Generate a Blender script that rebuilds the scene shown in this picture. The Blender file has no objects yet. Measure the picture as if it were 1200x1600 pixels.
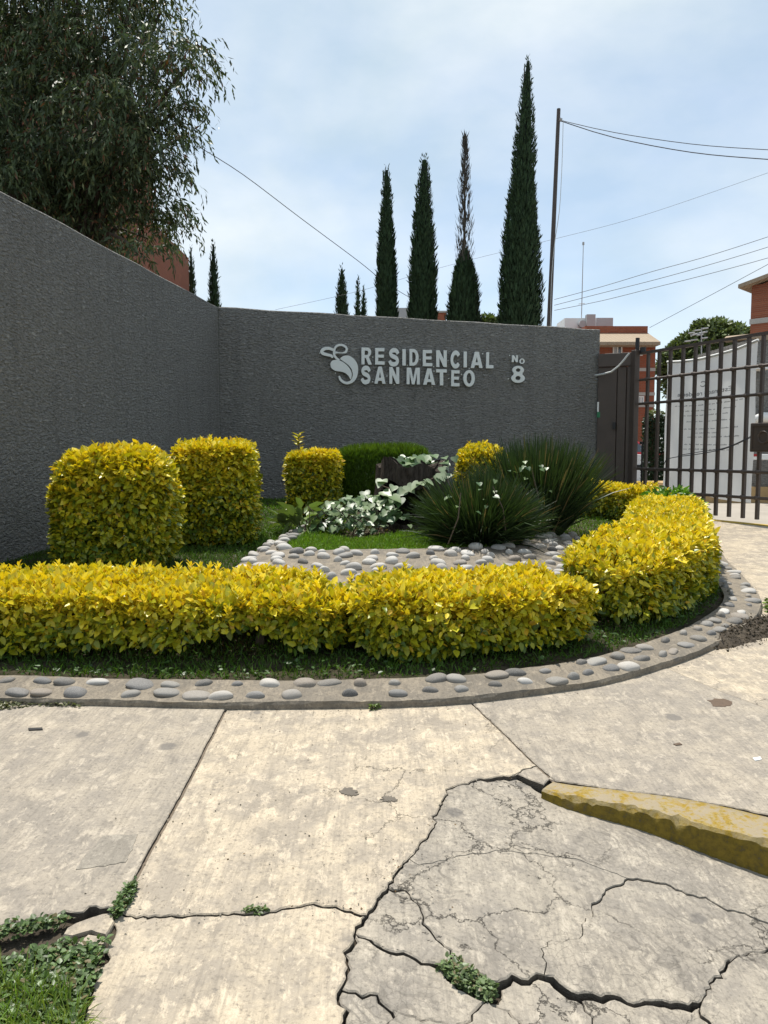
import bpy, math, random
import numpy as np
from mathutils import Vector, Matrix, Euler
from mathutils.geometry import delaunay_2d_cdt

random.seed(7)
rng = np.random.default_rng(11)
sc = bpy.context.scene
COL = sc.collection

# ---------------------------------------------------------------- camera, sky, sun, exposure
FPX, CX, CY, EYE = 1200.0, 600.0, 800.0, 1.5
PITCH = math.atan(95.0 / 1200.0)
cam_d = bpy.data.cameras.new('camera')
cam = bpy.data.objects.new('camera', cam_d)
COL.objects.link(cam)
cam.location = (0, 0, EYE)
cam.rotation_euler = (math.pi / 2 - PITCH, 0, 0)
cam_d.sensor_fit = 'VERTICAL'
cam_d.angle_y = 2 * math.atan(800.0 / FPX)
cam_d.clip_start = 0.05
cam_d.clip_end = 2000
sc.camera = cam

SUN = Vector((-0.13, 0.33, 0.93)).normalized()
world = bpy.data.worlds.new('World')
sc.world = world
world.use_nodes = True
wn, wl = world.node_tree.nodes, world.node_tree.links
wn.clear()
w_out = wn.new('ShaderNodeOutputWorld')
w_bg = wn.new('ShaderNodeBackground')
w_bg.inputs['Strength'].default_value = 0.14
w_sky = wn.new('ShaderNodeTexSky')
w_sky.sky_type = 'NISHITA'
w_sky.sun_disc = False
w_sky.sun_elevation = math.asin(SUN.z)
w_sky.sun_rotation = math.atan2(SUN.x, SUN.y)
w_sky.altitude = 2200
w_sky.air_density = 1.2
w_sky.dust_density = 1.6
w_tc = wn.new('ShaderNodeTexCoord')
w_map = wn.new('ShaderNodeMapping')
w_map.inputs['Scale'].default_value = (1.0, 1.0, 1.9)
w_map.inputs['Location'].default_value = (0.35, 0.1, 0.25)
w_n1 = wn.new('ShaderNodeTexNoise')
w_n1.inputs['Scale'].default_value = 2.3
w_n1.inputs['Detail'].default_value = 8
w_n1.inputs['Roughness'].default_value = 0.52
w_n1.inputs['Distortion'].default_value = 0.35
w_r = wn.new('ShaderNodeValToRGB')
w_r.color_ramp.elements[0].position = 0.30
w_r.color_ramp.elements[0].color = (0.45, 0.45, 0.45, 1)
w_r.color_ramp.elements[1].position = 0.66
w_r.color_ramp.elements[1].color = (0.92, 0.92, 0.92, 1)
w_n2 = wn.new('ShaderNodeTexNoise')
w_n2.inputs['Scale'].default_value = 4.5
w_n2.inputs['Detail'].default_value = 7
w_cl = wn.new('ShaderNodeMix'); w_cl.data_type = 'RGBA'
w_cl.inputs[6].default_value = (3.55, 4.3, 4.75, 1)
w_cl.inputs[7].default_value = (5.1, 5.5, 5.65, 1)
w_mix = wn.new('ShaderNodeMix'); w_mix.data_type = 'RGBA'
w_r2 = wn.new('ShaderNodeMapRange')
w_r2.inputs['From Min'].default_value = 0.35
w_r2.inputs['From Max'].default_value = 0.65
wl.new(w_tc.outputs['Generated'], w_map.inputs['Vector'])
wl.new(w_map.outputs['Vector'], w_n1.inputs['Vector'])
wl.new(w_map.outputs['Vector'], w_n2.inputs['Vector'])
wl.new(w_n1.outputs['Fac'], w_r.inputs['Fac'])
wl.new(w_n2.outputs['Fac'], w_r2.inputs['Value'])
wl.new(w_r2.outputs['Result'], w_cl.inputs[0])
wl.new(w_r.outputs['Color'], w_mix.inputs[0])
wl.new(w_sky.outputs['Color'], w_mix.inputs[6])
wl.new(w_cl.outputs[2], w_mix.inputs[7])
wl.new(w_mix.outputs[2], w_bg.inputs['Color'])
wl.new(w_bg.outputs[0], w_out.inputs['Surface'])

sun_d = bpy.data.lights.new('sun', 'SUN')
sun_d.energy = 4.7
sun_d.angle = math.radians(0.55)
sun_d.color = (1.0, 0.95, 0.87)
sun = bpy.data.objects.new('sun', sun_d)
COL.objects.link(sun)
sun.rotation_euler = SUN.to_track_quat('Z', 'Y').to_euler()
sun.location = (-5, 15, 40)

sc.view_settings.view_transform = 'Standard'
sc.view_settings.look = 'None'
sc.view_settings.gamma = 1.0
sc.view_settings.use_curve_mapping = False
sc.view_settings.exposure = 0.36
sc.render.film_transparent = False
sc.cycles.max_bounces = 6
sc.cycles.transparent_max_bounces = 8

# ---------------------------------------------------------------- unprojection helpers
SLOPE = 0.036
_cp, _sp = math.cos(PITCH), math.sin(PITCH)

def ray(px, py):
    u = (px - CX) / FPX
    v = (CY - py) / FPX
    return Vector((u, _cp + v * _sp, -_sp + v * _cp))

def P(px, py, d):
    r = ray(px, py)
    return Vector((0, 0, EYE)) + r * (d / r.y)

def gz(y):
    return SLOPE * y if y < 13.0 else SLOPE * 13.0

def drop(x, y):
    return max(0.0, 0.096 * (x - (0.39 - (3.25 - y) * 0.363)))

def G(px, py, fn=None):
    """hit of the view ray with a height function z(x, y)"""
    r = ray(px, py)
    z = 0.2
    for _ in range(9 if fn else 14):
        t = (z - EYE) / r.z
        p = Vector((0, 0, EYE)) + r * t
        z = fn(p.x, p.y) if fn else SLOPE * p.y
    return Vector((p.x, p.y, z))

def patchz(x, y):
    return SLOPE * y - drop(x, y)

# ---------------------------------------------------------------- object helpers
ORG = {}

def props(o, label=None, cat=None, group=None, kind=None):
    if label: o['label'] = label
    if cat: o['category'] = cat
    if group: o['group'] = group
    if kind: o['kind'] = kind
    return o

def thing(name, loc, label, cat, group=None):
    o = bpy.data.objects.new(name, None)
    o.empty_display_size = 0.1
    COL.objects.link(o)
    o.location = loc
    ORG[o.name] = Vector(loc)
    return props(o, label, cat, group)

def link(name, me, parent=None, org=None):
    o = bpy.data.objects.new(name, me)
    COL.objects.link(o)
    if parent is not None:
        o.parent = parent
        ORG[o.name] = ORG[parent.name]
    else:
        ORG[o.name] = Vector(org if org is not None else (0, 0, 0))
        o.location = ORG[o.name]
    return o

def mesh(name, verts, faces, mat, parent=None, org=None, smooth=False, col=None):
    """verts in world coordinates; stored relative to the thing's base"""
    o0 = ORG[parent.name] if parent is not None else Vector(org if org is not None else (0, 0, 0))
    v = np.asarray(verts, dtype=np.float64).reshape(-1, 3) - np.array(o0)
    me = bpy.data.meshes.new(name)
    if isinstance(faces, np.ndarray):
        k = faces.shape[1]
        me.vertices.add(len(v)); me.vertices.foreach_set('co', v.astype(np.float32).ravel())
        me.loops.add(faces.size); me.loops.foreach_set('vertex_index', faces.astype(np.int32).ravel())
        me.polygons.add(len(faces))
        me.polygons.foreach_set('loop_start', np.arange(0, faces.size, k, dtype=np.int32))
        me.update(calc_edges=True)
    else:
        me.from_pydata([tuple(a) for a in v], [], faces)
        me.update()
    if smooth:
        me.polygons.foreach_set('use_smooth', np.ones(len(me.polygons), dtype=bool))
    if col is not None:
        a = me.color_attributes.new('Col', 'FLOAT_COLOR', 'POINT')
        c = np.ones((len(v), 4), dtype=np.float32); c[:, :3] = col
        a.data.foreach_set('color', c.ravel())
    me.materials.append(mat)
    return link(name, me, parent, org)

class MB:
    """collects simple solids into one vertex / face list"""
    def __init__(s): s.v, s.f = [], []
    def add(s, vs, fs):
        n = len(s.v); s.v += [tuple(a) for a in vs]; s.f += [tuple(i + n for i in f) for f in fs]; return s
    def box(s, c, sx, sy, sz, ax=None, bev=0.0):
        """box centred on c; ax = (ux, uy, uz) axes"""
        c = Vector(c)
        X, Y, Z = ax if ax else (Vector((1, 0, 0)), Vector((0, 1, 0)), Vector((0, 0, 1)))
        if bev <= 0:
            vs = [c + X * (i * sx / 2) + Y * (j * sy / 2) + Z * (k * sz / 2) for k in (-1, 1) for j in (-1, 1) for i in (-1, 1)]
            return s.add(vs, [(0, 2, 3, 1), (4, 5, 7, 6), (0, 1, 5, 4), (2, 6, 7, 3), (0, 4, 6, 2), (1, 3, 7, 5)])
        b = min(bev, sx / 2.2, sy / 2.2, sz / 2.2)
        def ring(hx, hy, z):
            q = [(-hx + b, -hy), (hx - b, -hy), (hx, -hy + b), (hx, hy - b), (hx - b, hy), (-hx + b, hy), (-hx, hy - b), (-hx, -hy + b)]
            return [c + X * a + Y * d + Z * z for a, d in q]
        hx, hy, hz = sx / 2, sy / 2, sz / 2
        vs = ring(hx - b * .7, hy - b * .7, -hz) + ring(hx, hy, -hz + b) + ring(hx, hy, hz - b) + ring(hx - b * .7, hy - b * .7, hz)
        fs = [tuple(reversed(range(8))), tuple(range(24, 32))]
        for r in range(3):
            for i in range(8):
                j = (i + 1) % 8
                fs.append((r * 8 + i, r * 8 + j, r * 8 + 8 + j, r * 8 + 8 + i))
        return s.add(vs, fs)
    def tube(s, pts, rad, n=6, caps=True):
        pts = [Vector(p) for p in pts]
        rads = rad if isinstance(rad, (list, tuple)) else [rad] * len(pts)
        vs, fs = [], []
        up = Vector((0.31, 0.2, 0.93)).normalized()
        for i, p in enumerate(pts):
            t = (pts[min(i + 1, len(pts) - 1)] - pts[max(i - 1, 0)]).normalized()
            a = t.cross(up)
            if a.length < 1e-3: a = t.cross(Vector((1, 0, 0)))
            a.normalize(); b = t.cross(a)
            for k in range(n):
                an = 2 * math.pi * k / n
                vs.append(p + (a * math.cos(an) + b * math.sin(an)) * rads[i])
        for i in range(len(pts) - 1):
            for k in range(n):
                j = (k + 1) % n
                fs.append((i * n + k, i * n + j, i * n + n + j, i * n + n + k))
        if caps:
            fs.append(tuple(reversed(range(n)))); fs.append(tuple(range((len(pts) - 1) * n, len(pts) * n)))
        return s.add(vs, fs)
    def prism(s, poly, z0, z1):
        n = len(poly)
        vs = [(x, y, z0) for x, y in poly] + [(x, y, z1) for x, y in poly]
        fs = [tuple(reversed(range(n))), tuple(range(n, 2 * n))] + [(i, (i + 1) % n, n + (i + 1) % n, n + i) for i in range(n)]
        return s.add(vs, fs)
    def build(s, name, mat, parent=None, org=None, smooth=False):
        return mesh(name, s.v, s.f, mat, parent, org, smooth)

# ---------------------------------------------------------------- material helpers
class NT:
    def __init__(s, name):
        s.m = bpy.data.materials.new(name); s.m.use_nodes = True
        s.n, s.l = s.m.node_tree.nodes, s.m.node_tree.links
        s.b = s.n['Principled BSDF']; s.out = s.n['Material Output']
        s.geo = None
    def node(s, t, **kw):
        n = s.n.new(t)
        for k, v in kw.items():
            if hasattr(n, k) and k not in n.inputs: setattr(n, k, v)
            else: n.inputs[k].default_value = v
        return n
    def pos(s, scale=(1, 1, 1), rot=(0, 0, 0), loc=(0, 0, 0), obj=False):
        if obj:
            o = s.node('ShaderNodeTexCoord').outputs['Object']
        else:
            o = s.node('ShaderNodeNewGeometry').outputs['Position']
        m = s.node('ShaderNodeMapping')
        m.inputs['Scale'].default_value = scale; m.inputs['Rotation'].default_value = rot; m.inputs['Location'].default_value = loc
        s.l.new(o, m.inputs['Vector']); return m.outputs['Vector']
    def noise(s, vec, scale, detail=5, rough=0.55, dist=0.0):
        n = s.node('ShaderNodeTexNoise', Scale=scale, Detail=detail, Roughness=rough, Distortion=dist)
        s.l.new(vec, n.inputs['Vector']); return n.outputs['Fac']
    def voro(s, vec, scale, feature='F1', rand=1.0):
        n = s.node('ShaderNodeTexVoronoi', feature=feature); n.inputs['Scale'].default_value = scale
        n.inputs['Randomness'].default_value = rand
        s.l.new(vec, n.inputs['Vector']); return n.outputs['Distance']
    def ramp(s, fac, stops):
        r = s.node('ShaderNodeValToRGB'); e = r.color_ramp.elements
        while len(e) < len(stops): e.new(0.5)
        for q, (p, c) in zip(e, stops):
            q.position = p; q.color = (c, c, c, 1) if isinstance(c, (int, float)) else (*c, 1)
        s.l.new(fac, r.inputs['Fac']); return r.outputs['Color']
    def mix(s, fac, a, b, mode='MIX'):
        m = s.node('ShaderNodeMix', data_type='RGBA', blend_type=mode)
        for i, x in ((0, fac), (6, a), (7, b)):
            if isinstance(x, bpy.types.NodeSocket): s.l.new(x, m.inputs[i])
            elif i == 0: m.inputs[0].default_value = x
            else: m.inputs[i].default_value = (*x, 1) if len(x) == 3 else x
        return m.outputs[2]
    def math(s, op, a, b=0.0):
        m = s.node('ShaderNodeMath', operation=op)
        for i, x in enumerate((a, b)):
            if isinstance(x, bpy.types.NodeSocket): s.l.new(x, m.inputs[i])
            else: m.inputs[i].default_value = x
        return m.outputs[0]
    def bump(s, h, strength, dist, prev=None):
        b = s.node('ShaderNodeBump', Strength=strength, Distance=dist)
        s.l.new(h, b.inputs['Height'])
        if prev is not None: s.l.new(prev, b.inputs['Normal'])
        return b.outputs['Normal']
    def fin(s, color=None, rough=0.8, normal=None, metal=0.0, spec=0.5):
        if color is not None:
            if isinstance(color, bpy.types.NodeSocket): s.l.new(color, s.b.inputs['Base Color'])
            else: s.b.inputs['Base Color'].default_value = (*color, 1)
        if isinstance(rough, bpy.types.NodeSocket): s.l.new(rough, s.b.inputs['Roughness'])
        else: s.b.inputs['Roughness'].default_value = rough
        s.b.inputs['Metallic'].default_value = metal
        s.b.inputs['Specular IOR Level'].default_value = spec
        if normal is not None: s.l.new(normal, s.b.inputs['Normal'])
        return s.m

def plain(name, c, rough=0.7, var=0.15, scale=6.0, bump=0.0, metal=0.0, spec=0.4):
    t = NT(name); p = t.pos()
    n = t.noise(p, scale, 6)
    c2 = t.mix(n, tuple(x * (1 - var) for x in c), tuple(min(1, x * (1 + var)) for x in c))
    nm = t.bump(t.noise(p, scale * 6, 4), bump, 0.01) if bump else None
    return t.fin(c2, rough, nm, metal, spec)

def leaf_mat(name, transl=0.3, rough=0.45, spec=0.4, tint=(1.0, 1.0, 0.5)):
    t = NT(name)
    a = t.node('ShaderNodeAttribute', attribute_name='Col')
    t.fin(a.outputs['Color'], rough, None, 0, spec)
    tr = t.node('ShaderNodeBsdfTranslucent')
    t.l.new(t.mix(1.0, a.outputs['Color'], tint, 'MULTIPLY'), tr.inputs['Color'])
    ms = t.node('ShaderNodeMixShader'); ms.inputs[0].default_value = transl
    t.l.new(t.b.outputs[0], ms.inputs[1]); t.l.new(tr.outputs[0], ms.inputs[2])
    t.l.new(ms.outputs[0], t.out.inputs['Surface'])
    return t.m

def concrete(name, warm, grey, patchy=0.5, swirl=False, craq=0.0):
    t = NT(name); p = t.pos()
    big = t.noise(p, 1.3, 8, 0.62, 0.4)
    mid = t.noise(p, 6.5, 9, 0.68, 0.3)
    fine = t.noise(p, 70, 5, 0.65)
    vfine = t.noise(p, 260, 3, 0.6)
    c = t.mix(t.ramp(big, [(0.36, 0), (0.64, 1)]), tuple(x * 0.86 for x in warm), warm)
    # grey scuffed film worn off in ragged islands
    film = t.ramp(t.math('ADD', t.math('MULTIPLY', big, 0.5), t.math('MULTIPLY', mid, 0.6)), [(0.515 - patchy * .03, 0), (0.55, 0.55), (0.62, 1)])
    c = t.mix(film, c, grey)
    c = t.mix(t.ramp(fine, [(0.32, 0.8), (0.47, 0)]), c, tuple(x * 0.55 for x in grey))
    c = t.mix(t.ramp(vfine, [(0.3, 0.55), (0.55, 0)]), c, tuple(x * 0.6 for x in warm))
    c = t.mix(t.ramp(fine, [(0.6, 0), (0.75, 0.5)]), c, tuple(min(0.8, x * 1.35) for x in warm))
    sc1 = t.noise(t.pos((1, 0.55, 1)), 11, 12, 0.78, 0.6)
    c = t.mix(t.ramp(sc1, [(0.52, 0), (0.58, 0.4), (0.65, 0.7)]), c, tuple(x * 0.72 for x in grey))
    sc2 = t.noise(t.pos((1, 0.6, 1), loc=(5, 3, 0)), 17, 12, 0.8, 0.4)
    c = t.mix(t.ramp(sc2, [(0.53, 0), (0.60, 0.6)]), c, tuple(min(.62, x * 1.22) for x in warm))
    br_ = t.noise(t.pos((1, 0.03, 1)), 90, 4, 0.6)
    c = t.mix(t.ramp(br_, [(0.36, 0.30), (0.5, 0)]), c, tuple(x * 0.6 for x in grey))
    spots = t.math('ADD', t.voro(p, 2.6), t.math('MULTIPLY', t.math('SUBTRACT', mid, 0.5), 0.5))
    c = t.mix(t.ramp(spots, [(0.045, 0.75), (0.10, 0)]), c, (0.13, 0.12, 0.11))
    drops = t.math('ADD', t.voro(p, 9.0), t.math('MULTIPLY', t.math('SUBTRACT', fine, 0.5), 0.45))
    c = t.mix(t.ramp(drops, [(0.02, 0.6), (0.09, 0)]), c, (0.16, 0.145, 0.125))
    nm = t.bump(mid, 0.25, 0.012)
    nm = t.bump(fine, 0.45, 0.006, nm)
    nm = t.bump(vfine, 0.35, 0.002, nm)
    if swirl:
        w = t.node('ShaderNodeTexWave', wave_type='RINGS', rings_direction='SPHERICAL')
        w.inputs['Scale'].default_value = 7; w.inputs['Distortion'].default_value = 16
        w.inputs['Detail'].default_value = 2.5; w.inputs['Detail Scale'].default_value = 1.1
        t.l.new(t.pos((1, 1, 1), loc=(0.7, -1.2, 0)), w.inputs['Vector'])
        nm = t.bump(w.outputs['Fac'], 0.33, 0.006, nm)
        msk = t.ramp(t.noise(p, 3.3, 4), [(0.46, 0), (0.62, 0.45)])
        c = t.mix(t.math('MULTIPLY', t.ramp(w.outputs['Fac'], [(0.1, 1), (0.3, 0)]), msk), c, tuple(x * 0.45 for x in grey))
    if craq > 0 or patchy < .4:
        wb2 = t.node('ShaderNodeVectorMath', operation='MULTIPLY_ADD')
        nb2 = t.node('ShaderNodeTexNoise', Scale=2.6, Detail=9.0, Roughness=0.68)
        t.l.new(p, nb2.inputs['Vector']); t.l.new(nb2.outputs['Color'], wb2.inputs[0])
        wb2.inputs[1].default_value = (0.55, 0.55, 0.55); t.l.new(p, wb2.inputs[2])
        e2 = t.voro(wb2.outputs[0], 2.9, 'DISTANCE_TO_EDGE')
        kp2 = t.ramp(t.noise(t.pos(loc=(3, 1, 0)), 1.6, 3), [(0.46, 0), (0.54, 1)]) if craq > 0 else t.ramp(t.noise(t.pos(loc=(3, 1, 0)), 1.1, 3), [(0.58, 0), (0.64, 0.6)])
        k2 = t.math('MULTIPLY', t.ramp(e2, [(0.0025, 1), (0.012, 0)]), kp2)
        c = t.mix(t.math('MULTIPLY', k2, 0.85), c, (0.06, 0.052, 0.042))
        nm = t.bump(t.math('MULTIPLY', k2, -1), 0.7, 0.012, nm)
    if craq > 0:
        wob = t.node('ShaderNodeVectorMath', operation='MULTIPLY_ADD')
        nn = t.node('ShaderNodeTexNoise', Scale=7.0, Detail=4.0)
        t.l.new(p, nn.inputs['Vector']); t.l.new(nn.outputs['Color'], wob.inputs[0])
        wob.inputs[1].default_value = (0.12, 0.12, 0.12); t.l.new(p, wob.inputs[2])
        e1 = t.voro(wob.outputs[0], 34, 'DISTANCE_TO_EDGE')
        keep = t.ramp(t.noise(p, 2.0, 4), [(0.42, 0), (0.58, 1)])
        k = t.math('MULTIPLY', t.ramp(e1, [(0.010, 1), (0.035, 0)]), keep)
        c = t.mix(t.math('MULTIPLY', k, craq), c, (0.10, 0.09, 0.075))
        nm = t.bump(t.math('MULTIPLY', k, -1), 0.4, 0.006, nm)
    return t.fin(c, 0.88, nm, 0, 0.25)

M = {}
M['crack_side'] = plain('dirty_broken_concrete', (0.085, 0.072, 0.057), 0.95, 0.4, 30, 0.8)
M['slab'] = concrete('slab_concrete', (0.505, 0.425, 0.315), (0.30, 0.26, 0.21), 0.25, craq=0.0)
M['slab_grey'] = concrete('grey_slab_concrete', (0.405, 0.35, 0.275), (0.255, 0.226, 0.19), 1.6, craq=0.0)
M['ramp'] = concrete('ramp_concrete', (0.395, 0.348, 0.28), (0.25, 0.224, 0.19), 0.9, swirl=True, craq=0.35)
M['mortar'] = concrete('mortar', (0.265, 0.225, 0.172), (0.165, 0.145, 0.118), 0.6)
M['concrete_far'] = plain('far_concrete', (0.33, 0.295, 0.25), 0.9, 0.2, 2, 0.3)

t = NT('dirt'); p = t.pos()
n = t.noise(p, 9, 8, 0.65)
c = t.mix(t.ramp(n, [(0.35, 0), (0.65, 1)]), (0.045, 0.036, 0.027), (0.105, 0.085, 0.062))
M['dirt'] = t.fin(c, 0.95, t.bump(t.noise(p, 60, 6, 0.7), 0.8, 0.02), 0, 0.15)

t = NT('bed_soil'); p = t.pos()
n = t.noise(p, 5, 8, 0.65)
c = t.mix(t.ramp(n, [(0.35, 0), (0.65, 1)]), (0.030, 0.032, 0.014), (0.085, 0.068, 0.045))
M['soil'] = t.fin(c, 0.95, t.bump(t.noise(p, 45, 6, 0.7), 0.9, 0.03), 0, 0.15)

t = NT('dark_stucco'); p = t.pos()
pw = t.node('ShaderNodeTexCoord').outputs['Object']
mp = t.node('ShaderNodeMapping'); mp.inputs['Scale'].default_value = (0.42, 0.42, 1.0); mp.inputs['Rotation'].default_value = (0, 0.28, 0)
t.l.new(p, mp.inputs['Vector'])
h1 = t.noise(mp.outputs[0], 40, 5, 0.6, 0.5)
h2 = t.noise(mp.outputs[0], 75, 4, 0.65)
h3 = t.noise(p, 0.9, 6, 0.6)
hh = t.math('ADD', t.ramp(h1, [(0.34, 0), (0.62, 1)]), t.math('MULTIPLY', h2, 0.5))
c = t.mix(t.ramp(h3, [(0.3, 0), (0.7, 1)]), (0.315, 0.305, 0.287), (0.36, 0.35, 0.33))
c = t.mix(t.ramp(t.noise(p, 18, 5, 0.7), [(0.42, 0), (0.72, 0.8)]), c, (0.39, 0.378, 0.355))
c = t.mix(t.ramp(t.noise(mp.outputs[0], 52, 4, 0.7), [(0.36, 0.75), (0.5, 0)]), c, (0.15, 0.145, 0.135))
stk = t.noise(t.pos((2.6, 2.6, 0.16)), 2.2, 7, 0.65, 0.2)
c = t.mix(t.ramp(stk, [(0.34, 0.22), (0.5, 0)]), c, (0.15, 0.145, 0.135))
c = t.mix(t.ramp(t.noise(p, 2.6, 8, 0.7, 0.5), [(0.56, 0), (0.72, 0.35)]), c, (0.38, 0.365, 0.34))
M['stucco'] = t.fin(c, 0.88, t.bump(hh, 1.0, 0.042), 0, 0.15)

M['letter'] = plain('painted_letter', (0.70, 0.72, 0.70), 0.5, 0.07, 9)
M['steel_brown'] = plain('brown_gate_steel', (0.075, 0.056, 0.046), 0.5, 0.25, 5, 0.15)
M['steel_dark'] = plain('dark_steel', (0.02, 0.019, 0.02), 0.5, 0.2, 8)
M['pole'] = plain('pole_wood', (0.085, 0.07, 0.062), 0.8, 0.25, 3, 0.2)
M['wire'] = plain('cable_rubber', (0.05, 0.05, 0.055), 0.6, 0.1)
M['white_hose'] = plain('pale_hose', (0.55, 0.56, 0.55), 0.5, 0.08)
M['white_paint'] = plain('white_paint', (0.74, 0.74, 0.72), 0.5, 0.06, 3)
M['grey_tank'] = plain('grey_render', (0.40, 0.40, 0.40), 0.9, 0.15, 1.5)
M['band'] = plain('concrete_band', (0.42, 0.40, 0.37), 0.9, 0.12, 2)
M['glass'] = plain('window_glass', (0.05, 0.065, 0.085), 0.12, 0.4, 0.8, 0, 0, 0.8)
M['curtain'] = plain('pale_curtain', (0.40, 0.43, 0.46), 0.8, 0.15, 2)
M['bark'] = plain('bark', (0.085, 0.062, 0.045), 0.95, 0.4, 14, 0.9)
M['twig'] = plain('twig', (0.10, 0.075, 0.05), 0.9, 0.3, 20, 0.4)
M['rust'] = plain('rusted_metal', (0.11, 0.075, 0.05), 0.85, 0.3, 40, 0.4)
M['red_paint'] = plain('red_car_paint', (0.45, 0.02, 0.03), 0.25, 0.05, 3, 0, 0, 0.6)
M['silver_paint'] = plain('silver_car_paint', (0.62, 0.63, 0.65), 0.3, 0.05, 3, 0, 0, 0.6)
M['tyre'] = plain('tyre_rubber', (0.02, 0.02, 0.02), 0.8, 0.1)
M['lamp_red'] = plain('red_lens', (0.35, 0.02, 0.02), 0.3, 0.05)
M['green_tape'] = plain('green_tape', (0.03, 0.18, 0.08), 0.6, 0.1)
M['print'] = plain('faded_print', (0.30, 0.30, 0.31), 0.9, 0.1)
M['plinth'] = plain('ochre_plinth', (0.40, 0.27, 0.13), 0.9, 0.3, 5, 0.3)

t = NT('yellow_kerb_paint'); p = t.pos()
n1 = t.noise(p, 13, 10, 0.75, 0.4); n2 = t.noise(p, 38, 6, 0.7)
c = t.mix(t.ramp(n1, [(0.4, 0), (0.6, 1)]), (0.27, 0.175, 0.016), (0.33, 0.25, 0.06))
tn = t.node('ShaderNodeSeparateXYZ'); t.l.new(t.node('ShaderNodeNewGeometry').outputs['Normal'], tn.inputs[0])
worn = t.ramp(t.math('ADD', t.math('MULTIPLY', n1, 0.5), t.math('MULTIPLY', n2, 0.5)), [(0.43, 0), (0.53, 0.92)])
c = t.mix(t.ramp(tn.outputs[2], [(0.2, 1), (0.7, 0)]), c, t.mix(t.ramp(n2, [(0.38, 1), (0.6, 0)]), (0.20, 0.135, 0.012), (0.12, 0.085, 0.014)))  # steep front face: its shade is mixed into the paint colour
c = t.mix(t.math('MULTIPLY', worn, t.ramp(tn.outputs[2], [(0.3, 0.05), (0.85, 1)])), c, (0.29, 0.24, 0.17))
c = t.mix(t.ramp(n2, [(0.3, 0.8), (0.42, 0)]), c, (0.10, 0.085, 0.06))
st = t.noise(t.pos((1, 1, 1)), 5.0, 6, 0.7)
c = t.mix(t.ramp(st, [(0.3, 0.7), (0.42, 0)]), c, (0.16, 0.12, 0.06))
nm = t.bump(n1, 0.5, 0.02); nm = t.bump(n2, 0.6, 0.006, nm)
M['kerb_yellow'] = t.fin(c, 0.85, nm, 0, 0.25)
M['line_yellow'] = plain('yellow_line_paint', (0.48, 0.33, 0.07), 0.85, 0.3, 20, 0.4)

def brick_mat(name, c1, c2, mortar, axis):
    t = NT(name); p = t.node('ShaderNodeNewGeometry').outputs['Position']
    sx = t.node('ShaderNodeSeparateXYZ'); t.l.new(p, sx.inputs[0])
    cb = t.node('ShaderNodeCombineXYZ')
    t.l.new(t.math('ADD', sx.outputs[0], sx.outputs[1]), cb.inputs[0]); t.l.new(sx.outputs[2], cb.inputs[1])
    b = t.node('ShaderNodeTexBrick'); b.inputs['Scale'].default_value = 1.0
    b.inputs['Brick Width'].default_value = 0.24; b.inputs['Row Height'].default_value = 0.085; b.inputs['Mortar Size'].default_value = 0.008
    b.inputs['Color1'].default_value = (*c1, 1); b.inputs['Color2'].default_value = (*c2, 1); b.inputs['Mortar'].default_value = (*mortar, 1)
    t.l.new(cb.outputs[0], b.inputs['Vector'])
    c = t.mix(t.ramp(t.noise(p, 0.6, 6), [(0.35, 0), (0.7, 0.4)]), b.outputs['Color'], tuple(x * 0.6 for x in c1))
    return t.fin(c, 0.9, t.bump(b.outputs['Fac'], 0.4, -0.01), 0, 0.2)
M['brick'] = brick_mat('red_brick', (0.34, 0.105, 0.055), (0.27, 0.08, 0.045), (0.26, 0.16, 0.12), 0)
M['brick_orange'] = brick_mat('orange_brick', (0.32, 0.11, 0.06), (0.26, 0.085, 0.05), (0.28, 0.18, 0.13), 0)

t = NT('roof_tile'); p = t.pos()
w = t.node('ShaderNodeTexWave', wave_type='BANDS', bands_direction='X'); w.inputs['Scale'].default_value = 1.6
t.l.new(p, w.inputs['Vector'])
c = t.mix(t.noise(p, 3, 6, 0.7), (0.26, 0.20, 0.14), (0.42, 0.34, 0.25))
M['tile'] = t.fin(c, 0.9, t.bump(w.outputs['Fac'], 0.6, 0.06), 0, 0.2)

t = NT('banner_cloth'); p = t.pos()
c = t.mix(t.ramp(t.noise(p, 2.2, 5), [(0.35, 0), (0.7, 1)]), (0.76, 0.76, 0.75), (0.86, 0.85, 0.82))
nm = t.bump(t.noise(t.pos((1, 1, 0.35)), 5, 4, 0.6, 0.6), 0.5, 0.05)
t.fin(c, 0.7, nm, 0, 0.3)
tr = t.node('ShaderNodeBsdfTranslucent'); t.l.new(c, tr.inputs['Color'])
ms = t.node('ShaderNodeMixShader'); ms.inputs[0].default_value = 0.62
t.l.new(t.b.outputs[0], ms.inputs[1]); t.l.new(tr.outputs[0], ms.inputs[2]); t.l.new(ms.outputs[0], t.out.inputs['Surface'])
M['banner'] = t.m

t = NT('cobble'); p = t.pos(obj=True)
oi = t.node('ShaderNodeObjectInfo').outputs['Random']
base = t.ramp(oi, [(0.0, (0.08, 0.078, 0.075)), (0.2, (0.17, 0.155, 0.135)), (0.4, (0.25, 0.235, 0.21)), (0.6, (0.13, 0.127, 0.125)), (0.8, (0.30, 0.285, 0.26)), (1.0, (0.22, 0.18, 0.14))])
n = t.noise(p, 14, 7, 0.65); v = t.noise(p, 60, 4, 0.6)
c = t.mix(t.ramp(n, [(0.48, 0), (0.66, 0.5)]), base, (0.42, 0.40, 0.37))
c = t.mix(t.ramp(v, [(0.33, 0.5), (0.48, 0)]), c, (0.10, 0.095, 0.09))
M['cobble'] = t.fin(c, 0.75, t.bump(v, 0.3, 0.004, t.bump(n, 0.3, 0.01)), 0, 0.35)

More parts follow.
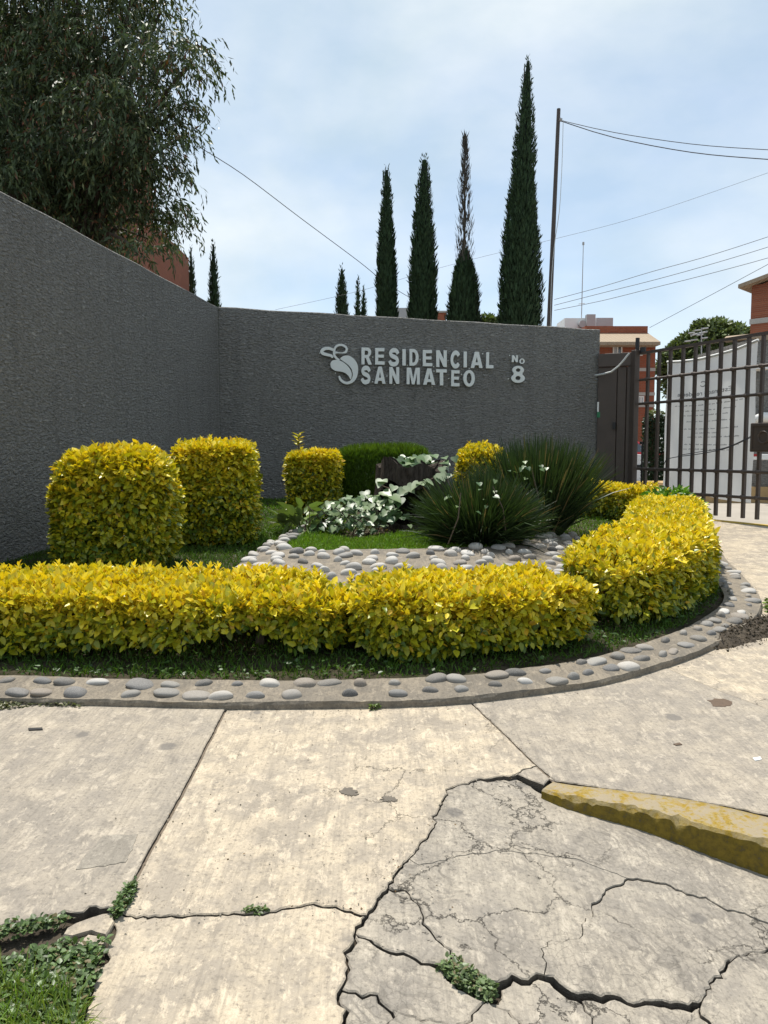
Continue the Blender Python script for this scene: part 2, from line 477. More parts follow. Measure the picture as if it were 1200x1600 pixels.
t = NT('pale_cobble'); p = t.pos(obj=True)
oi = t.node('ShaderNodeObjectInfo').outputs['Random']
base = t.ramp(oi, [(0.0, (0.27, 0.26, 0.24)), (0.3, (0.42, 0.40, 0.37)), (0.6, (0.34, 0.31, 0.27)), (0.85, (0.50, 0.48, 0.44)), (1.0, (0.20, 0.19, 0.18))])
n = t.noise(p, 14, 7, 0.65); v = t.noise(p, 60, 4, 0.6)
c = t.mix(t.ramp(n, [(0.4, 0), (0.62, 0.4)]), base, (0.60, 0.58, 0.55))
c = t.mix(t.ramp(v, [(0.33, 0.4), (0.48, 0)]), c, (0.18, 0.17, 0.16))
M['pale_cobble'] = t.fin(c, 0.75, t.bump(v, 0.3, 0.004), 0, 0.35)

M['gold_leaf'] = leaf_mat('golden_hedge_leaf', 0.27, 0.38, 0.45, (1.0, 0.95, 0.25))
M['green_leaf'] = leaf_mat('green_leaf', 0.28, 0.42, 0.4, (0.9, 1.0, 0.4))
M['grass'] = leaf_mat('grass_blade', 0.35, 0.5, 0.3, (0.95, 1.0, 0.35))
M['vine_leaf'] = leaf_mat('vine_leaf_surface', 0.25, 0.4, 0.45, (0.8, 1.0, 0.5))
M['cypress'] = leaf_mat('cypress_scale', 0.08, 0.7, 0.2, (0.8, 1.0, 0.4))
M['tree_leaf'] = leaf_mat('narrow_tree_leaf', 0.2, 0.5, 0.3, (0.9, 1.0, 0.4))

# ================================================================ SETTING
def catmull(pts, step):
    pts = [Vector(p) for p in pts]
    out = []
    for i in range(len(pts) - 1):
        p0, p1, p2, p3 = pts[max(i - 1, 0)], pts[i], pts[i + 1], pts[min(i + 2, len(pts) - 1)]
        n = max(1, int((p2 - p1).length / step))
        for k in range(n):
            s = k / n
            out.append(0.5 * ((2 * p1) + (p2 - p0) * s + (2 * p0 - 5 * p1 + 4 * p2 - p3) * s * s + (3 * p1 - p0 - 3 * p2 + p3) * s ** 3))
    out.append(pts[-1])
    return out

def in_poly(x, y, poly):
    x = np.asarray(x); y = np.asarray(y); r = np.zeros(x.shape, bool)
    n = len(poly)
    for i in range(n):
        x1, y1 = poly[i][:2]; x2, y2 = poly[(i + 1) % n][:2]
        c = ((y1 > y) != (y2 > y)) & (x < (x2 - x1) * (y - y1) / (y2 - y1 + 1e-12) + x1)
        r ^= c
    return r

def poly_dist(x, y, pl):
    x = np.asarray(x, float); y = np.asarray(y, float); d = np.full(x.shape, 1e9)
    for a, b in zip(pl[:-1], pl[1:]):
        dx, dy = b[0] - a[0], b[1] - a[1]
        s = np.clip(((x - a[0]) * dx + (y - a[1]) * dy) / (dx * dx + dy * dy + 1e-12), 0, 1)
        d = np.minimum(d, np.hypot(x - a[0] - s * dx, y - a[1] - s * dy))
    return d

_ph = rng.uniform(0, 6.28, (12, 4)); _fr = rng.normal(0, 1, (12, 3))
def lump(p, f=1.0):
    p = np.asarray(p) * f
    return sum(np.sin(p @ _fr[i] * (1 + 0.35 * i) + _ph[i, 0]) / (1 + 0.3 * i) for i in range(8)) / 4.0

# kerb line round the planting bed (outer foot), in plan
KO_PX = [(-420, 1092), (-200, 1097), (0, 1101), (180, 1106), (360, 1109), (580, 1107), (730, 1100), (850, 1086), (950, 1070), (1045, 1043),
         (1121, 1012), (1171, 979), (1190, 955), (1185, 934), (1158, 902), (1136, 880), (1124, 858), (1112, 828), (1105, 812)]
KO = catmull([G(*q) for q in KO_PX], 0.06)
KO = [Vector((p.x, p.y, 0)) for p in KO]
nK = len(KO)
KT, KN = [], []
for i in range(nK):
    tt = (KO[min(i + 3, nK - 1)] - KO[max(i - 3, 0)]).normalized()
    KT.append(tt); KN.append(Vector((-tt.y, tt.x, 0)))
def kw(i):
    s = i / nK
    return 0.27 + 0.12 * min(1, max(0, (s - 0.5) / 0.2))
KI = [KO[i] + KN[i] * kw(i) for i in range(nK)]
KM = [KO[i] + KN[i] * kw(i) * 0.55 for i in range(nK)]
KI2 = [(p.x, p.y) for p in KI[::6]]

# walls in plan: near end of the left wall, inner corner, far right end
W_NEAR, W_COR, W_END = Vector((-3.90, 4.4, 0)), Vector((-2.76, 13.0, 0)), Vector((3.85, 13.9, 0))
W_TOP = EYE + 221 / 1200 * 13.0
W_TOP_END = EYE + 187 / 1200 * 13.9
HINGE = Vector((4.46, 13.5, 0)); GATE_DIR = Vector((1.09, -2.43, 0)).normalized()

def bed_z(x, y):
    d = poly_dist(np.atleast_1d(x), np.atleast_1d(y), KI2)
    s = np.clip(d / 2.3, 0, 1); s = s * s * (3 - 2 * s)
    return SLOPE * np.minimum(np.atleast_1d(y), 13.0) + 0.05 + 0.16 * s
def bz(x, y): return float(bed_z(x, y)[0])
def GB(px, py): return G(px, py, bz)

# ---- big ground sheet (bare dirt that shows in the joints, reaches the horizon)
def axis(lo, a, b, hi, fine):
    l = list(np.arange(a, b + 1e-6, fine))
    s, x = fine, a
    left = []
    while x > lo:
        s *= 1.5; x -= s; left.append(x)
    s, x = fine, l[-1]
    while x < hi:
        s *= 1.5; x += s; l.append(x)
    return np.array(left[::-1] + l)
gx = axis(-250, -2.4, 3.2, 250, 0.06); gy = axis(-60, 0.8, 13.0, 500, 0.06)
GX, GY = np.meshgrid(gx, gy)
GZ = SLOPE * np.clip(GY, -6, 13.0) - 0.026
D_LINE = [(0.39, 3.25), (-0.1, 1.9)]
pz = SLOPE * GY - 0.096 * np.maximum(0, GX - (0.39 - (3.25 - GY) * 0.363)) - 0.045
kb = [G(838, 1205), G(933, 1240), G(1033, 1256), G(1100, 1270), G(1200, 1296), G(1500, 1370)]
kbx = np.array([p.x for p in kb] + [60.0]); kby = np.array([p.y for p in kb] + [kb[-1].y - 2.0])
front = (GY < np.interp(GX, kbx, kby)) & (GX > 0.3) | (GX <= 0.3)
inp = front & (GX > 0.39 - (3.25 - GY) * 0.363) & (GX < 6)
GZ = np.where(inp & (GY > 0.3), pz, GZ)
weed_poly = [(p.x, p.y) for p in [G(-300, 1478), G(0, 1452), G(110, 1436), G(178, 1432), G(150, 1530), G(128, 1600), G(85, 1765), G(-300, 1765)]]
inw = in_poly(GX, GY, weed_poly)
GZ = np.where(inw, GZ + 0.008 + 0.012 * np.sin(GX * 9) * np.cos(GY * 7), GZ)
nx, ny = len(gx), len(gy)
idx = np.arange(nx * ny).reshape(ny, nx)
gf = np.stack([idx[:-1, :-1].ravel(), idx[:-1, 1:].ravel(), idx[1:, 1:].ravel(), idx[1:, :-1].ravel()], 1)
ground = mesh('ground', np.stack([GX.ravel(), GY.ravel(), GZ.ravel()], 1), gf, M['dirt'])
props(ground, kind='structure')

# ---- pavement: slabs and broken pieces, each its own solid, with real gaps between
pavement = bpy.data.objects.new('pavement', None); COL.objects.link(pavement); ORG['pavement'] = Vector((0, 0, 0)); props(pavement, kind='structure')

LINES, STRAIGHT = {}, {}
def line(name, px, width, jag, patch=False, fine=0.017):
    r = random.Random(name)
    w = [G(x, y, patchz if patch else None) for x, y in px]
    w = [Vector((p.x, p.y)) for p in w]
    pts = [w[0]]
    for a, b in zip(w[:-1], w[1:]):
        seg = b - a; n = max(1, min(40, int(seg.length / fine))); nn = Vector((-seg.y, seg.x)).normalized()
        ph1, ph2 = r.uniform(0, 6), r.uniform(0, 6)
        for k in range(1, n + 1):
            s = k / n
            env = min(1, 4 * s * (1 - s) * 1.5)
            if k % 3 == 1: big_ = r.uniform(-1, 1)
            off = (math.sin(s * 7 + ph1) * 0.5 + big_ * 0.9 + r.uniform(-1, 1) * 0.7) * jag * 1.25 * env if k < n else 0
            pts.append(a + seg * s + nn * off)
    LINES[name] = (pts, width * ((0.52 if name in ('f_3', 'f_4', 'f_2b') else .38) if jag > .004 else 0.7))
    STRAIGHT[name] = jag <= .003

def V2(px): 
    return px
a1, d2, d1, d3, d4, b1 = (182, 1427), (573, 1428), (607, 1385), (556, 1452), (534, 1540), (838, 1196)
f1, f2, f3, f4, f5 = (712, 1502), (850, 1520), (905, 1553), (1095, 1565), (1142, 1497)
g1, g2 = (682, 1506), (762, 1560)
DS, DM = (800, 1211), (640, 1340)
up = 14   # slabs run a little way under the kerb
line('k_a', [(-420, 1092 - up), (0, 1101 - up), (360, 1109 - up)], 0.0, 0)
line('k_b', [(360, 1109 - up), (580, 1107 - up), (722, 1098 - up)], 0.0, 0)
line('k_c', [(722, 1098 - up), (850, 1075), (950, 1058), (1028, 1038)], 0.0, 0)
line('k_d', [(1028, 1038), (1105, 1006), (1150, 975), (1172, 946)], 0.0, 0)
line('k_e', [(1172, 946), (1160, 925), (1140, 892)], 0.0, 0)
line('k_f', [(1140, 892), (1112, 860), (1098, 812)], 0.0, 0)
line('j_a', [(360, 1109 - up), (300, 1212), a1], 0.016, 0.0015)
line('j_b', [(722, 1098 - up), b1], 0.011, 0.0015)
line('j_b2', [b1, (868, 1221)], 0.010, 0.002)
line('e_0', [(-420, 1488), (0, 1450), (60, 1438), (110, 1428), (150, 1418), a1], 0.012, 0.010)
line('e_2', [a1, (250, 1432), (330, 1428), (400, 1426), (440, 1419), (490, 1411), (540, 1422), d2], 0.013, 0.007)
line('d_0', [b1, DS], 0.005, 0.006)
line('d_1', [DS, (745, 1217), (697, 1233), (688, 1258), (672, 1298), DM], 0.011, 0.008)
line('d_1b', [DM, d1], 0.011, 0.008)
line('d_1c', [d1, d2], 0.014, 0.006)
line('d_2', [d2, d3], 0.022, 0.006)
line('d_2b', [d3, (541, 1500), d4], 0.018, 0.007)
line('d_3', [d4, (532, 1600), (520, 1765)], 0.02, 0.008)
line('s5_l', [a1, (178, 1462), (150, 1530), (130, 1600), (88, 1765)], 0.006, 0.006)
line('s5_b', [(520, 1765), (88, 1765)], 0, 0)
line('s1_l', [(-420, 1488), (-420, 1092 - up)], 0, 0)
line('j_c', [(1028, 1038), (1120, 1078), (1200, 1108), (1600, 1260)], 0.006, 0.001)
line('s3_r', [(1600, 1260), (1600, 1376)], 0, 0)
line('y_b', [(1600, 1376), (1200, 1273), (1065, 1247), (960, 1234), (868, 1220)], 0.006, 0.004)
line('j_d', [(1172, 946), (1200, 944), (1600, 952)], 0.006, 0.002)
line('s4_r', [(1600, 952), (1600, 1260)], 0, 0)
line('j_e', [(1140, 892), (1200, 886), (1600, 892)], 0.006, 0.001)
line('s4b_r', [(1600, 892), (1600, 952)], 0, 0)
line('gate_l', [(1098, 812), (1200, 822), (1600, 862)], 0.004, 0.0)
line('s4c_r', [(1600, 862), (1600, 892)], 0, 0)
T = True
line('f_1', [d1, (640, 1393), (662, 1432), (690, 1470), f1], 0.011, 0.007, T)
line('f_2', [f1, (745, 1517), (778, 1533)], 0.012, 0.008, T)
line('f_2b', [(778, 1533), (815, 1527), f2], 0.024, 0.008, T)
line('f_3', [f2, (880, 1540), f3], 0.028, 0.008, T)
line('f_4', [f3, (950, 1552), (1000, 1562), f4], 0.026, 0.009, T)
line('f_5', [f4, (1112, 1540), (1125, 1515), f5], 0.012, 0.008, T)
line('f_6', [f5, (1200, 1480), (1600, 1440)], 0.008, 0.009, T)
line('g_1', [d3, (600, 1478), (640, 1488), g1], 0.017, 0.007, T)
line('g_1f', [g1, f1], 0.03, 0.004, T)
line('g_2', [g1, (715, 1538), g2], 0.02, 0.007, T)
line('g_3', [g2, (800, 1583), (850, 1610), (920, 1765)], 0.018, 0.009, T)
line('w_1', [(778, 1533), g2], 0.03, 0.004, T)
line('h_1', [d4, (590, 1548), (612, 1575)], 0.016, 0.007, T)
line('h_2', [(612, 1575), (600, 1610), (590, 1765)], 0.012, 0.007, T)
line('i_1', [(612, 1575), (660, 1592), (712, 1605), (738, 1580), g2], 0.013, 0.008, T)
line('k_1', [DM, (655, 1350), (740, 1331), (800, 1328), (900, 1340), (980, 1370)], 0.0022, 0.005, T)
line('k_2', [(980, 1370), (1040, 1378), (1120, 1410), (1200, 1440), (1600, 1560)], 0.0035, 0.007, T)
line('jj_1', [f2, (855, 1470), (905, 1465)], 0.005, 0.007, T)
line('jj_2', [(905, 1465), (925, 1420)], 0.004, 0.007, T)
line('jj_3', [(925, 1420), (945, 1392), (980, 1370)], 0.004, 0.007, T)
line('l_1', [(925, 1420), (980, 1435), (1060, 1457), f5], 0.010, 0.008, T)
line('m_1', [f3, (925, 1600), (965, 1765)], 0.006, 0.008, T)
line('n_1', [f4, (1115, 1605), (1220, 1765)], 0.008, 0.008, T)
line('yk', [(1600, 1500), (1200, 1352), (1100, 1326), (1033, 1302), (933, 1268), (850, 1240), DS], 0.004, 0.002, T)
line('r_1', [(1600, 1560), (1600, 1500)], 0, 0, T)
line('r_2', [(1600, 1440), (1600, 1560)], 0, 0, T)
line('bt_4', [(590, 1765), (520, 1765)], 0, 0, T)
line('bt_5', [(920, 1765), (590, 1765)], 0, 0, T)
line('bt_6', [(965, 1765), (920, 1765)], 0, 0, T)
line('bt_7', [(1220, 1765), (965, 1765)], 0, 0, T)
line('bt_8', [(1600, 1765), (1220, 1765)], 0, 0, T)
line('r_8', [(1600, 1440), (1600, 1765)], 0, 0, T)
line('tri', [(868, 1221), (850, 1236), DS], 0.004, 0.003, T)

def area2(p): return sum(p[i].x * p[(i + 1) % len(p)].y - p[(i + 1) % len(p)].x * p[i].y for i in range(len(p)))

def slab(name, spec, mat, patch=False, dz=0.0, tilt=(0, 0), label=None):
    pts, wid, stt = [], [], []
    for s in spec:
        rev = s.startswith('-'); p, w = LINES[s.lstrip('-')]
        p = p[::-1] if rev else p
        for q in p[:-1]: pts.append(q); wid.append(w); stt.append(STRAIGHT[s.lstrip('-')])
    if area2(pts) < 0: pts.reverse(); wid.reverse(); stt.reverse()
    # drop doubled points
    keep = [i for i in range(len(pts)) if (pts[i] - pts[i - 1]).length > 1e-4]
    pts = [pts[i] for i in keep]; wid = [wid[i] for i in keep]; stt = [stt[i] for i in keep]
    n = len(pts); r = random.Random(name + str(spec))
    nr = []
    for i in range(n):
        t = pts[(i + 1) % n] - pts[i - 1]
        nr.append(Vector((-t.y, t.x)).normalized() if t.length > 1e-6 else Vector((0, 0)))
    cx = sum(p.x for p in pts) / n; cy = sum(p.y for p in pts) / n
    def ring(extra, z):
        out = []
        for i in range(n):
            w = wid[i] * 0.5 * (rj[i]) + extra * (1 if wid[i] > 0.002 else 0.3) * rb[i]
            q = pts[i] + nr[i] * w
            h = (patchz(q.x, q.y) if patch else SLOPE * min(q.y, 13.0)) + dz + tilt[0] * (q.x - cx) + tilt[1] * (q.y - cy)
            out.append((q.x, q.y, h + z))
        return out
    rj = [max(.12, .95 + .75 * math.sin(i * .31 + r.random() * .6) * math.sin(i * .083 + 1) + r.uniform(-.3, .3)) for i in range(n)]; rb = [r.uniform(0.5, 1.7) for _ in range(n)]
    rj = [1.0 if stt[i] else rj[i] for i in range(n)]
    v = ring(0.0, -0.07) + ring(0.0, -0.004) + ring(0.0035, 0.0)
    f = []
    for k in range(2):
        for i in range(n):
            j = (i + 1) % n
            f.append((k * n + i, k * n + j, k * n + n + j, k * n + n + i))
    top2 = [Vector((a[0], a[1])) for a in v[2 * n:]]
    cv, _, cf, _, _, _ = delaunay_2d_cdt(top2, [(i, (i + 1) % n) for i in range(n)], [], 1, 1e-6)
    nb = len(v)
    v = v + [(q.x, q.y, (patchz(q.x, q.y) if patch else SLOPE * min(q.y, 13.0)) + dz + tilt[0] * (q.x - cx) + tilt[1] * (q.y - cy)) for q in cv]
    f += [tuple(i + nb for i in t_) for t_ in cf]
    ob = mesh('slab', v, f, mat, pavement)
    ob.data.materials.append(M['crack_side'])
    for i_, pg in enumerate(ob.data.polygons):
        if i_ < n: pg.material_index = 1
    return ob

slab('s1', ['k_a', 'j_a', '-e_0', 's1_l'], M['slab_grey'], dz=0.006)
slab('s2', ['k_b', 'j_b', 'd_0', 'd_1', 'd_1b', 'd_1c', '-e_2', '-j_a'], M['slab'])
slab('s3', ['k_c', 'j_c', 's3_r', 'y_b', '-j_b2', '-j_b'], M['slab_grey'], dz=0.002)
slab('s4', ['k_d', 'j_d', 's4_r', '-j_c'], M['slab'])
slab('s4b', ['k_e', 'j_e', 's4b_r', '-j_d'], M['slab'], dz=0.003)
slab('s4c', ['k_f', 'gate_l', 's4c_r', '-j_e'], M['slab'])
slab('s5', ['e_2', 'd_2', 'd_2b', 'd_3', 's5_b', '-s5_l'], M['slab'], dz=-0.004)
slab('tri', ['-d_0', 'j_b2', 'tri'], M['slab_grey'], dz=-0.004)
slab('p1b', ['d_1', 'k_1', 'k_2', 'r_1', 'yk'], M['ramp'], T, -0.004)
slab('p1a', ['d_1b', 'f_1', 'f_2', 'f_2b', 'jj_1', 'jj_2', 'jj_3', '-k_1'], M['ramp'], T, -0.005)
slab('p2', ['d_1c', 'd_2', 'g_1', 'g_1f', '-f_1'], M['ramp'], T, -0.008, (0.02, -0.01))
slab('p1c', ['jj_3', 'k_2', '-r_2', '-f_6', '-l_1'], M['ramp'], T, -0.006, (0.01, 0.0))
slab('p1d', ['jj_1', 'jj_2', 'l_1', '-f_5', '-f_4', '-f_3'], M['ramp'], T, -0.004, (0.0, 0.02))
slab('p3', ['d_2b', 'h_1', 'i_1', '-g_2', '-g_1'], M['ramp'], T, -0.010, (0.0, -0.015))
slab('p4', ['d_3', '-bt_4', '-h_2', '-h_1'], M['ramp'], T, -0.012)
slab('p5', ['i_1', 'g_3', 'bt_5', '-h_2'], M['ramp'], T, -0.007, (-0.02, 0.01))
slab('p6', ['w_1', 'g_3', '-bt_6', '-m_1', '-f_3', '-f_2b'], M['ramp'], T, -0.014, (0.01, -0.01))
slab('p7', ['f_4', 'n_1', 'bt_7', '-m_1'], M['ramp'], T, -0.016, (-0.01, 0.0))
slab('p8', ['f_5', 'f_6', 'r_8', 'bt_8', '-n_1'], M['ramp'], T, -0.008)

M['filler'] = plain('joint_filler_tar', (0.17, 0.135, 0.10), 0.95, 0.35, 40, 0.6)
for nm_ in ('j_a', 'j_b', 'j_b2', 'j_c', 'j_d', 'j_e'):
    pp_, wd_ = LINES[nm_]; fv, ff_ = [], []
    for i, q in enumerate(pp_):
        t_ = (pp_[min(i + 1, len(pp_) - 1)] - pp_[max(i - 1, 0)]).normalized(); n_ = Vector((-t_.y, t_.x)) * (wd_ * .8 + .003)
        for sg in (-1, 1):
            k_ = q + n_ * sg; fv.append((k_.x, k_.y, SLOPE * k_.y - .007 + random.uniform(-.002, .002)))
        if i: ff_.append((2 * i - 2, 2 * i - 1, 2 * i + 1, 2 * i))
    mesh('joint_filler', fv, ff_, M['filler'], pavement)

# near pavement that goes on beside and behind the camera
mb = MB()
nearw = [G(-420, 1488), G(-420, 1765), G(1600, 1765)]
yb = nearw[1].y - 0.02
mb.add([(-8, -6, SLOPE * -6 - 0.03), (8, -6, SLOPE * -6 - 0.03), (8, yb, SLOPE * yb - 0.03), (-8, yb, SLOPE * yb - 0.03)], [(0, 1, 2, 3)])
o = mb.build('road', M['ramp']); props(o, kind='structure')

# loose broken bits of slab at the weed corner
def chunk(px, z, th, mat, parent=None):
    w = [G(*q) for q in px]; n = len(w); c = sum(w, Vector()) / n
    v = [(p.x, p.y, p.z + z - th) for p in w] + [(p.x, p.y, p.z + z - .006) for p in w] + [tuple(c + (p - c) * 0.95 + Vector((0, 0, z))) for p in w]
    f = [tuple(range(2 * n, 3 * n))] + [(k * n + i, k * n + (i + 1) % n, k * n + n + (i + 1) % n, k * n + n + i) for k in range(2) for i in range(n)]
    return v, f
for q, lb in (([(98, 1462), (104, 1452), (118, 1444), (140, 1436), (162, 1429), (176, 1428), (179, 1440), (170, 1456), (166, 1462), (150, 1458), (143, 1455), (128, 1459), (112, 1464)], 'larger loose flake of broken slab among the corner weeds'),
              ([(116, 1478), (128, 1470), (138, 1462), (150, 1464), (166, 1467), (164, 1476), (150, 1482), (134, 1480)], 'smaller broken slab flake below the larger flake in corner weeds')):
    v, f = chunk(q, 0.004, 0.05, M['slab'])
    c0 = G(*q[0])
    o = mesh('slab_flake', v, f, M['slab'], org=c0); props(o, lb, 'rubble')

# driveway beyond the gate, a little paler and far
def quad_strip(name, pts, z, mat, kind='structure'):
    mb = MB(); mb.add([(x, y, z if z is not None else gz(y)) for x, y in pts], [tuple(range(len(pts)))])
    return props(mb.build(name, mat), kind=kind)
gl0, gl1 = LINES['gate_l'][0][0], LINES['gate_l'][0][-1]
mb = MB()
mb.add([(gl0.x, gl0.y + .01, SLOPE * gl0.y - .004), (gl1.x, gl1.y + .01, SLOPE * gl1.y - .004), (26, 13, SLOPE * 13 - .004), (4.5, 13, SLOPE * 13 - .004), (4.3, 60, SLOPE * 13 - .004), (26, 60, SLOPE * 13 - .004)], [(0, 1, 2, 3), (3, 2, 5, 4)])
props(mb.build('driveway', M['concrete_far']), kind='structure')
# yellow painted strip under the gate
mb = MB(); dv = (gl1 - gl0).normalized(); nv = Vector((-dv.y, dv.x))
for k in range(40):
    a = gl0 + dv * (k * 0.11); b = a + dv * 0.11
    w0 = 0.05 + 0.008 * math.sin(k * 1.7)
    vs = []
    for q in (a, b):
        for off, z in ((-w0, -0.02), (-w0 + .01, 0.018), (w0 * .6, 0.02), (w0 * .6 + .01, -0.02)):
            r_ = q + nv * off; vs.append((r_.x, r_.y, SLOPE * r_.y + z))
    mb.add(vs, [(0, 4, 5, 1), (1, 5, 6, 2), (2, 6, 7, 3)])
o = mb.build('threshold_strip', M['line_yellow'], org=(gl0.x, gl0.y, SLOPE * gl0.y))
props(o, 'low yellow painted threshold strip on the ground under the gate', 'threshold')

# ---- planting bed ground
bed_poly = [(p.x, p.y) for p in KM[::4]] + [(HINGE.x, HINGE.y), (W_END.x, W_END.y + .1), (W_COR.x, W_COR.y + .1), (W_NEAR.x - .1, W_NEAR.y)]
bx = np.arange(-4.2, 5.6, 0.07); by = np.arange(3.9, 15.6, 0.07)
BX, BY = np.meshgrid(bx, by)
BZ = bed_z(BX.ravel(), BY.ravel()).reshape(BX.shape) + 0.012 * lump(np.stack([BX, BY, BX * 0], -1).reshape(-1, 3), 2.2).reshape(BX.shape)
dk = poly_dist(BX.ravel(), BY.ravel(), [(p.x, p.y) for p in KO[::6]]).reshape(BX.shape)
BZ = np.where(dk < 0.3, BZ - 0.02, BZ)
ins = in_poly(BX, BY, bed_poly)
ib = np.arange(BX.size).reshape(BX.shape)
cell = ins[:-1, :-1] & ins[1:, 1:] & ins[1:, :-1] & ins[:-1, 1:]
fb = np.stack([ib[:-1, :-1][cell], ib[:-1, 1:][cell], ib[1:, 1:][cell], ib[1:, :-1][cell]], 1)
bed = mesh('planting_bed', np.stack([BX.ravel(), BY.ravel(), BZ.ravel()], 1), fb, M['soil'], smooth=True)
props(bed, kind='structure')

# ---- stones
def stone_meshes(mat, tag, n=6):
    out = []
    t_ = (1 + 5 ** .5) / 2
    iv = [(-1, t_, 0), (1, t_, 0), (-1, -t_, 0), (1, -t_, 0), (0, -1, t_), (0, 1, t_), (0, -1, -t_), (0, 1, -t_), (t_, 0, -1), (t_, 0, 1), (-t_, 0, -1), (-t_, 0, 1)]
    fi = [(0, 11, 5), (0, 5, 1), (0, 1, 7), (0, 7, 10), (0, 10, 11), (1, 5, 9), (5, 11, 4), (11, 10, 2), (10, 7, 6), (7, 1, 8), (3, 9, 4), (3, 4, 2), (3, 2, 6), (3, 6, 8), (3, 8, 9), (4, 9, 5), (2, 4, 11), (6, 2, 10), (8, 6, 7), (9, 8, 1)]
    v = [Vector(a).normalized() for a in iv]; f = fi
    for _ in range(2):
        cache, nf = {}, []
        def mid(a, b):
            k = (min(a, b), max(a, b))
            if k not in cache: v.append((v[a] + v[b]).normalized()); cache[k] = len(v) - 1
            return cache[k]
        for a, b, c in f:
            x, y, z = mid(a, b), mid(b, c), mid(c, a)
            nf += [(a, x, z), (b, y, x), (c, z, y), (x, y, z)]
        f = nf
    for k in range(n):
        q = []
        for p in v:
            d = 1 + 0.27 * float(lump(np.array([p + Vector((k * 7.3, k * 2.1, 0))]), 1.3)[0])
            e = Vector((math.copysign(abs(p.x) ** 0.85, p.x), math.copysign(abs(p.y) ** 0.85, p.y), p.z))
            q.append(e * d)
        me = bpy.data.meshes.new(tag); me.from_pydata(q, [], f); me.update()
        me.polygons.foreach_set('use_smooth', np.ones(len(me.polygons), bool)); me.materials.append(mat)
        out.append(me)
    return out
ST_DARK = stone_meshes(M['cobble'], 'stone'); ST_PALE = stone_meshes(M['pale_cobble'], 'stone')

def place(me, name, parent, loc, rot, scale):
    o = bpy.data.objects.new(name, me); COL.objects.link(o); o.parent = parent
    o.location = Vector(loc) - ORG[parent.name]; o.rotation_euler = rot; o.scale = scale
    ORG[o.name] = ORG[parent.name]
    return o

# ---- kerb with cobbles set in mortar
kv, kf = [], []
prof = [(0.0, -0.08), (0.004, 0.026), (0.02, 0.040), (0.35, 0.052), (0.75, 0.066), (0.97, 0.070), (1.0, -0.06)]
for i in range(nK):
    for j, (s, z) in enumerate(prof):
        jit = 0.003 * math.sin(i * .37 + j) + random.uniform(-.0035, .0035)
        q = KO[i] + KN[i] * (kw(i) * s + (jit if j < 3 else 0))
        kv.append((q.x, q.y, SLOPE * q.y + z + (jit * 0.6 if j > 0 else 0)))
m_ = len(prof)
for i in range(nK - 1):
    for j in range(m_ - 1):
        kf.append((i * m_ + j, (i + 1) * m_ + j, (i + 1) * m_ + j + 1, i * m_ + j + 1))
kerb_org = (KO[nK // 3].x, KO[nK // 3].y, SLOPE * KO[nK // 3].y)
kerb = thing('cobbled_kerb', kerb_org, 'curved mortar kerb set with river cobbles round the planting bed', 'kerb')
mesh('mortar_bed', kv, kf, M['mortar'], kerb)
cum = [0.0]
for i in range(1, nK): cum.append(cum[-1] + (KO[i] - KO[i - 1]).length)
for row, (sfrac, gap) in enumerate(((0.30, 0.175), (0.76, 0.185))):
    s = 0.06 + 0.08 * row
    while s < cum[-1] - 0.1:
        i = min(range(nK), key=lambda k: abs(cum[k] - s))
        far = i / nK > 0.62
        q = KO[i] + KN[i] * (kw(i) * (sfrac + random.uniform(-.09, .09)))
        l_ = random.choice((.036, .045, .052, .058, .064, .072)) * random.uniform(.9, 1.1); b_ = l_ * random.uniform(.5, .9); h_ = random.uniform(.018, .034)
        if far: l_ *= 1.12; b_ *= 1.1
        ang = math.atan2(KT[i].y, KT[i].x) + random.uniform(-.35, .35) + (1.25 if far and row == 0 else 0)
        z = SLOPE * q.y + 0.038 + 0.034 * sfrac - h_ * 0.05
        place(random.choice(ST_PALE if (far and random.random() < .75) or random.random() < .08 else ST_DARK), 'stone', kerb, (q.x, q.y, z), (random.uniform(-.15, .15), random.uniform(-.15, .15), ang), (l_, b_, h_))
        s += gap * random.choice((.75, .9, 1, 1.1, 1.25, 1.7)) * (0.85 if far else 1)

# ---- cobbled rim of the mound in the middle of the bed
R_OUT = [(470, 829), (428, 848), (376, 882), (372, 905), (440, 926), (540, 934), (650, 935), (760, 930), (860, 918), (925, 896), (930, 862), (905, 842), (870, 836)]
R_IN = [(492, 834), (462, 850), (446, 862), (462, 870), (510, 872), (565, 871), (640, 870), (710, 868), (770, 866), (815, 860), (838, 850), (838, 840), (840, 834)]
RO = catmull([GB(*q) for q in R_OUT], 0.12); 
RI0 = catmull([GB(*q) for q in R_IN], 0.05)
def resample(pl, n):
    L = [0]
    for a, b in zip(pl[:-1], pl[1:]): L.append(L[-1] + (b - a).length)
    out = []
    for k in range(n):
        s = L[-1] * k / (n - 1); j = 0
        while j < len(L) - 2 and L[j + 1] < s: j += 1
        out.append(pl[j].lerp(pl[j + 1], (s - L[j]) / max(1e-6, L[j + 1] - L[j])))
    return out
NR = 70
RO, RI = resample(RO, NR), resample(RI0, NR)
rv, rf = [], []
def rimz(x, y, s): return bz(x, y) + 0.02 + 0.06 * s
for i in range(NR):
    for s in (-0.03, 0.0, 0.35, 0.7, 1.0, 1.05):
        q = RO[i].lerp(RI[i], s)
        z = rimz(q.x, q.y, min(max(s, 0), 1)) + random.uniform(-.004, .004)
        if s < 0 or s > 1: z -= 0.12
        rv.append((q.x, q.y, z))
for i in range(NR - 1):
    for j in range(5):
        rf.append((i * 6 + j, i * 6 + 6 + j, i * 6 + 7 + j, i * 6 + 1 + j))
rim = thing('cobbled_rim', tuple(RO[NR // 2]), 'sloping mortar rim of pale cobbles round the stump mound', 'stone edging')
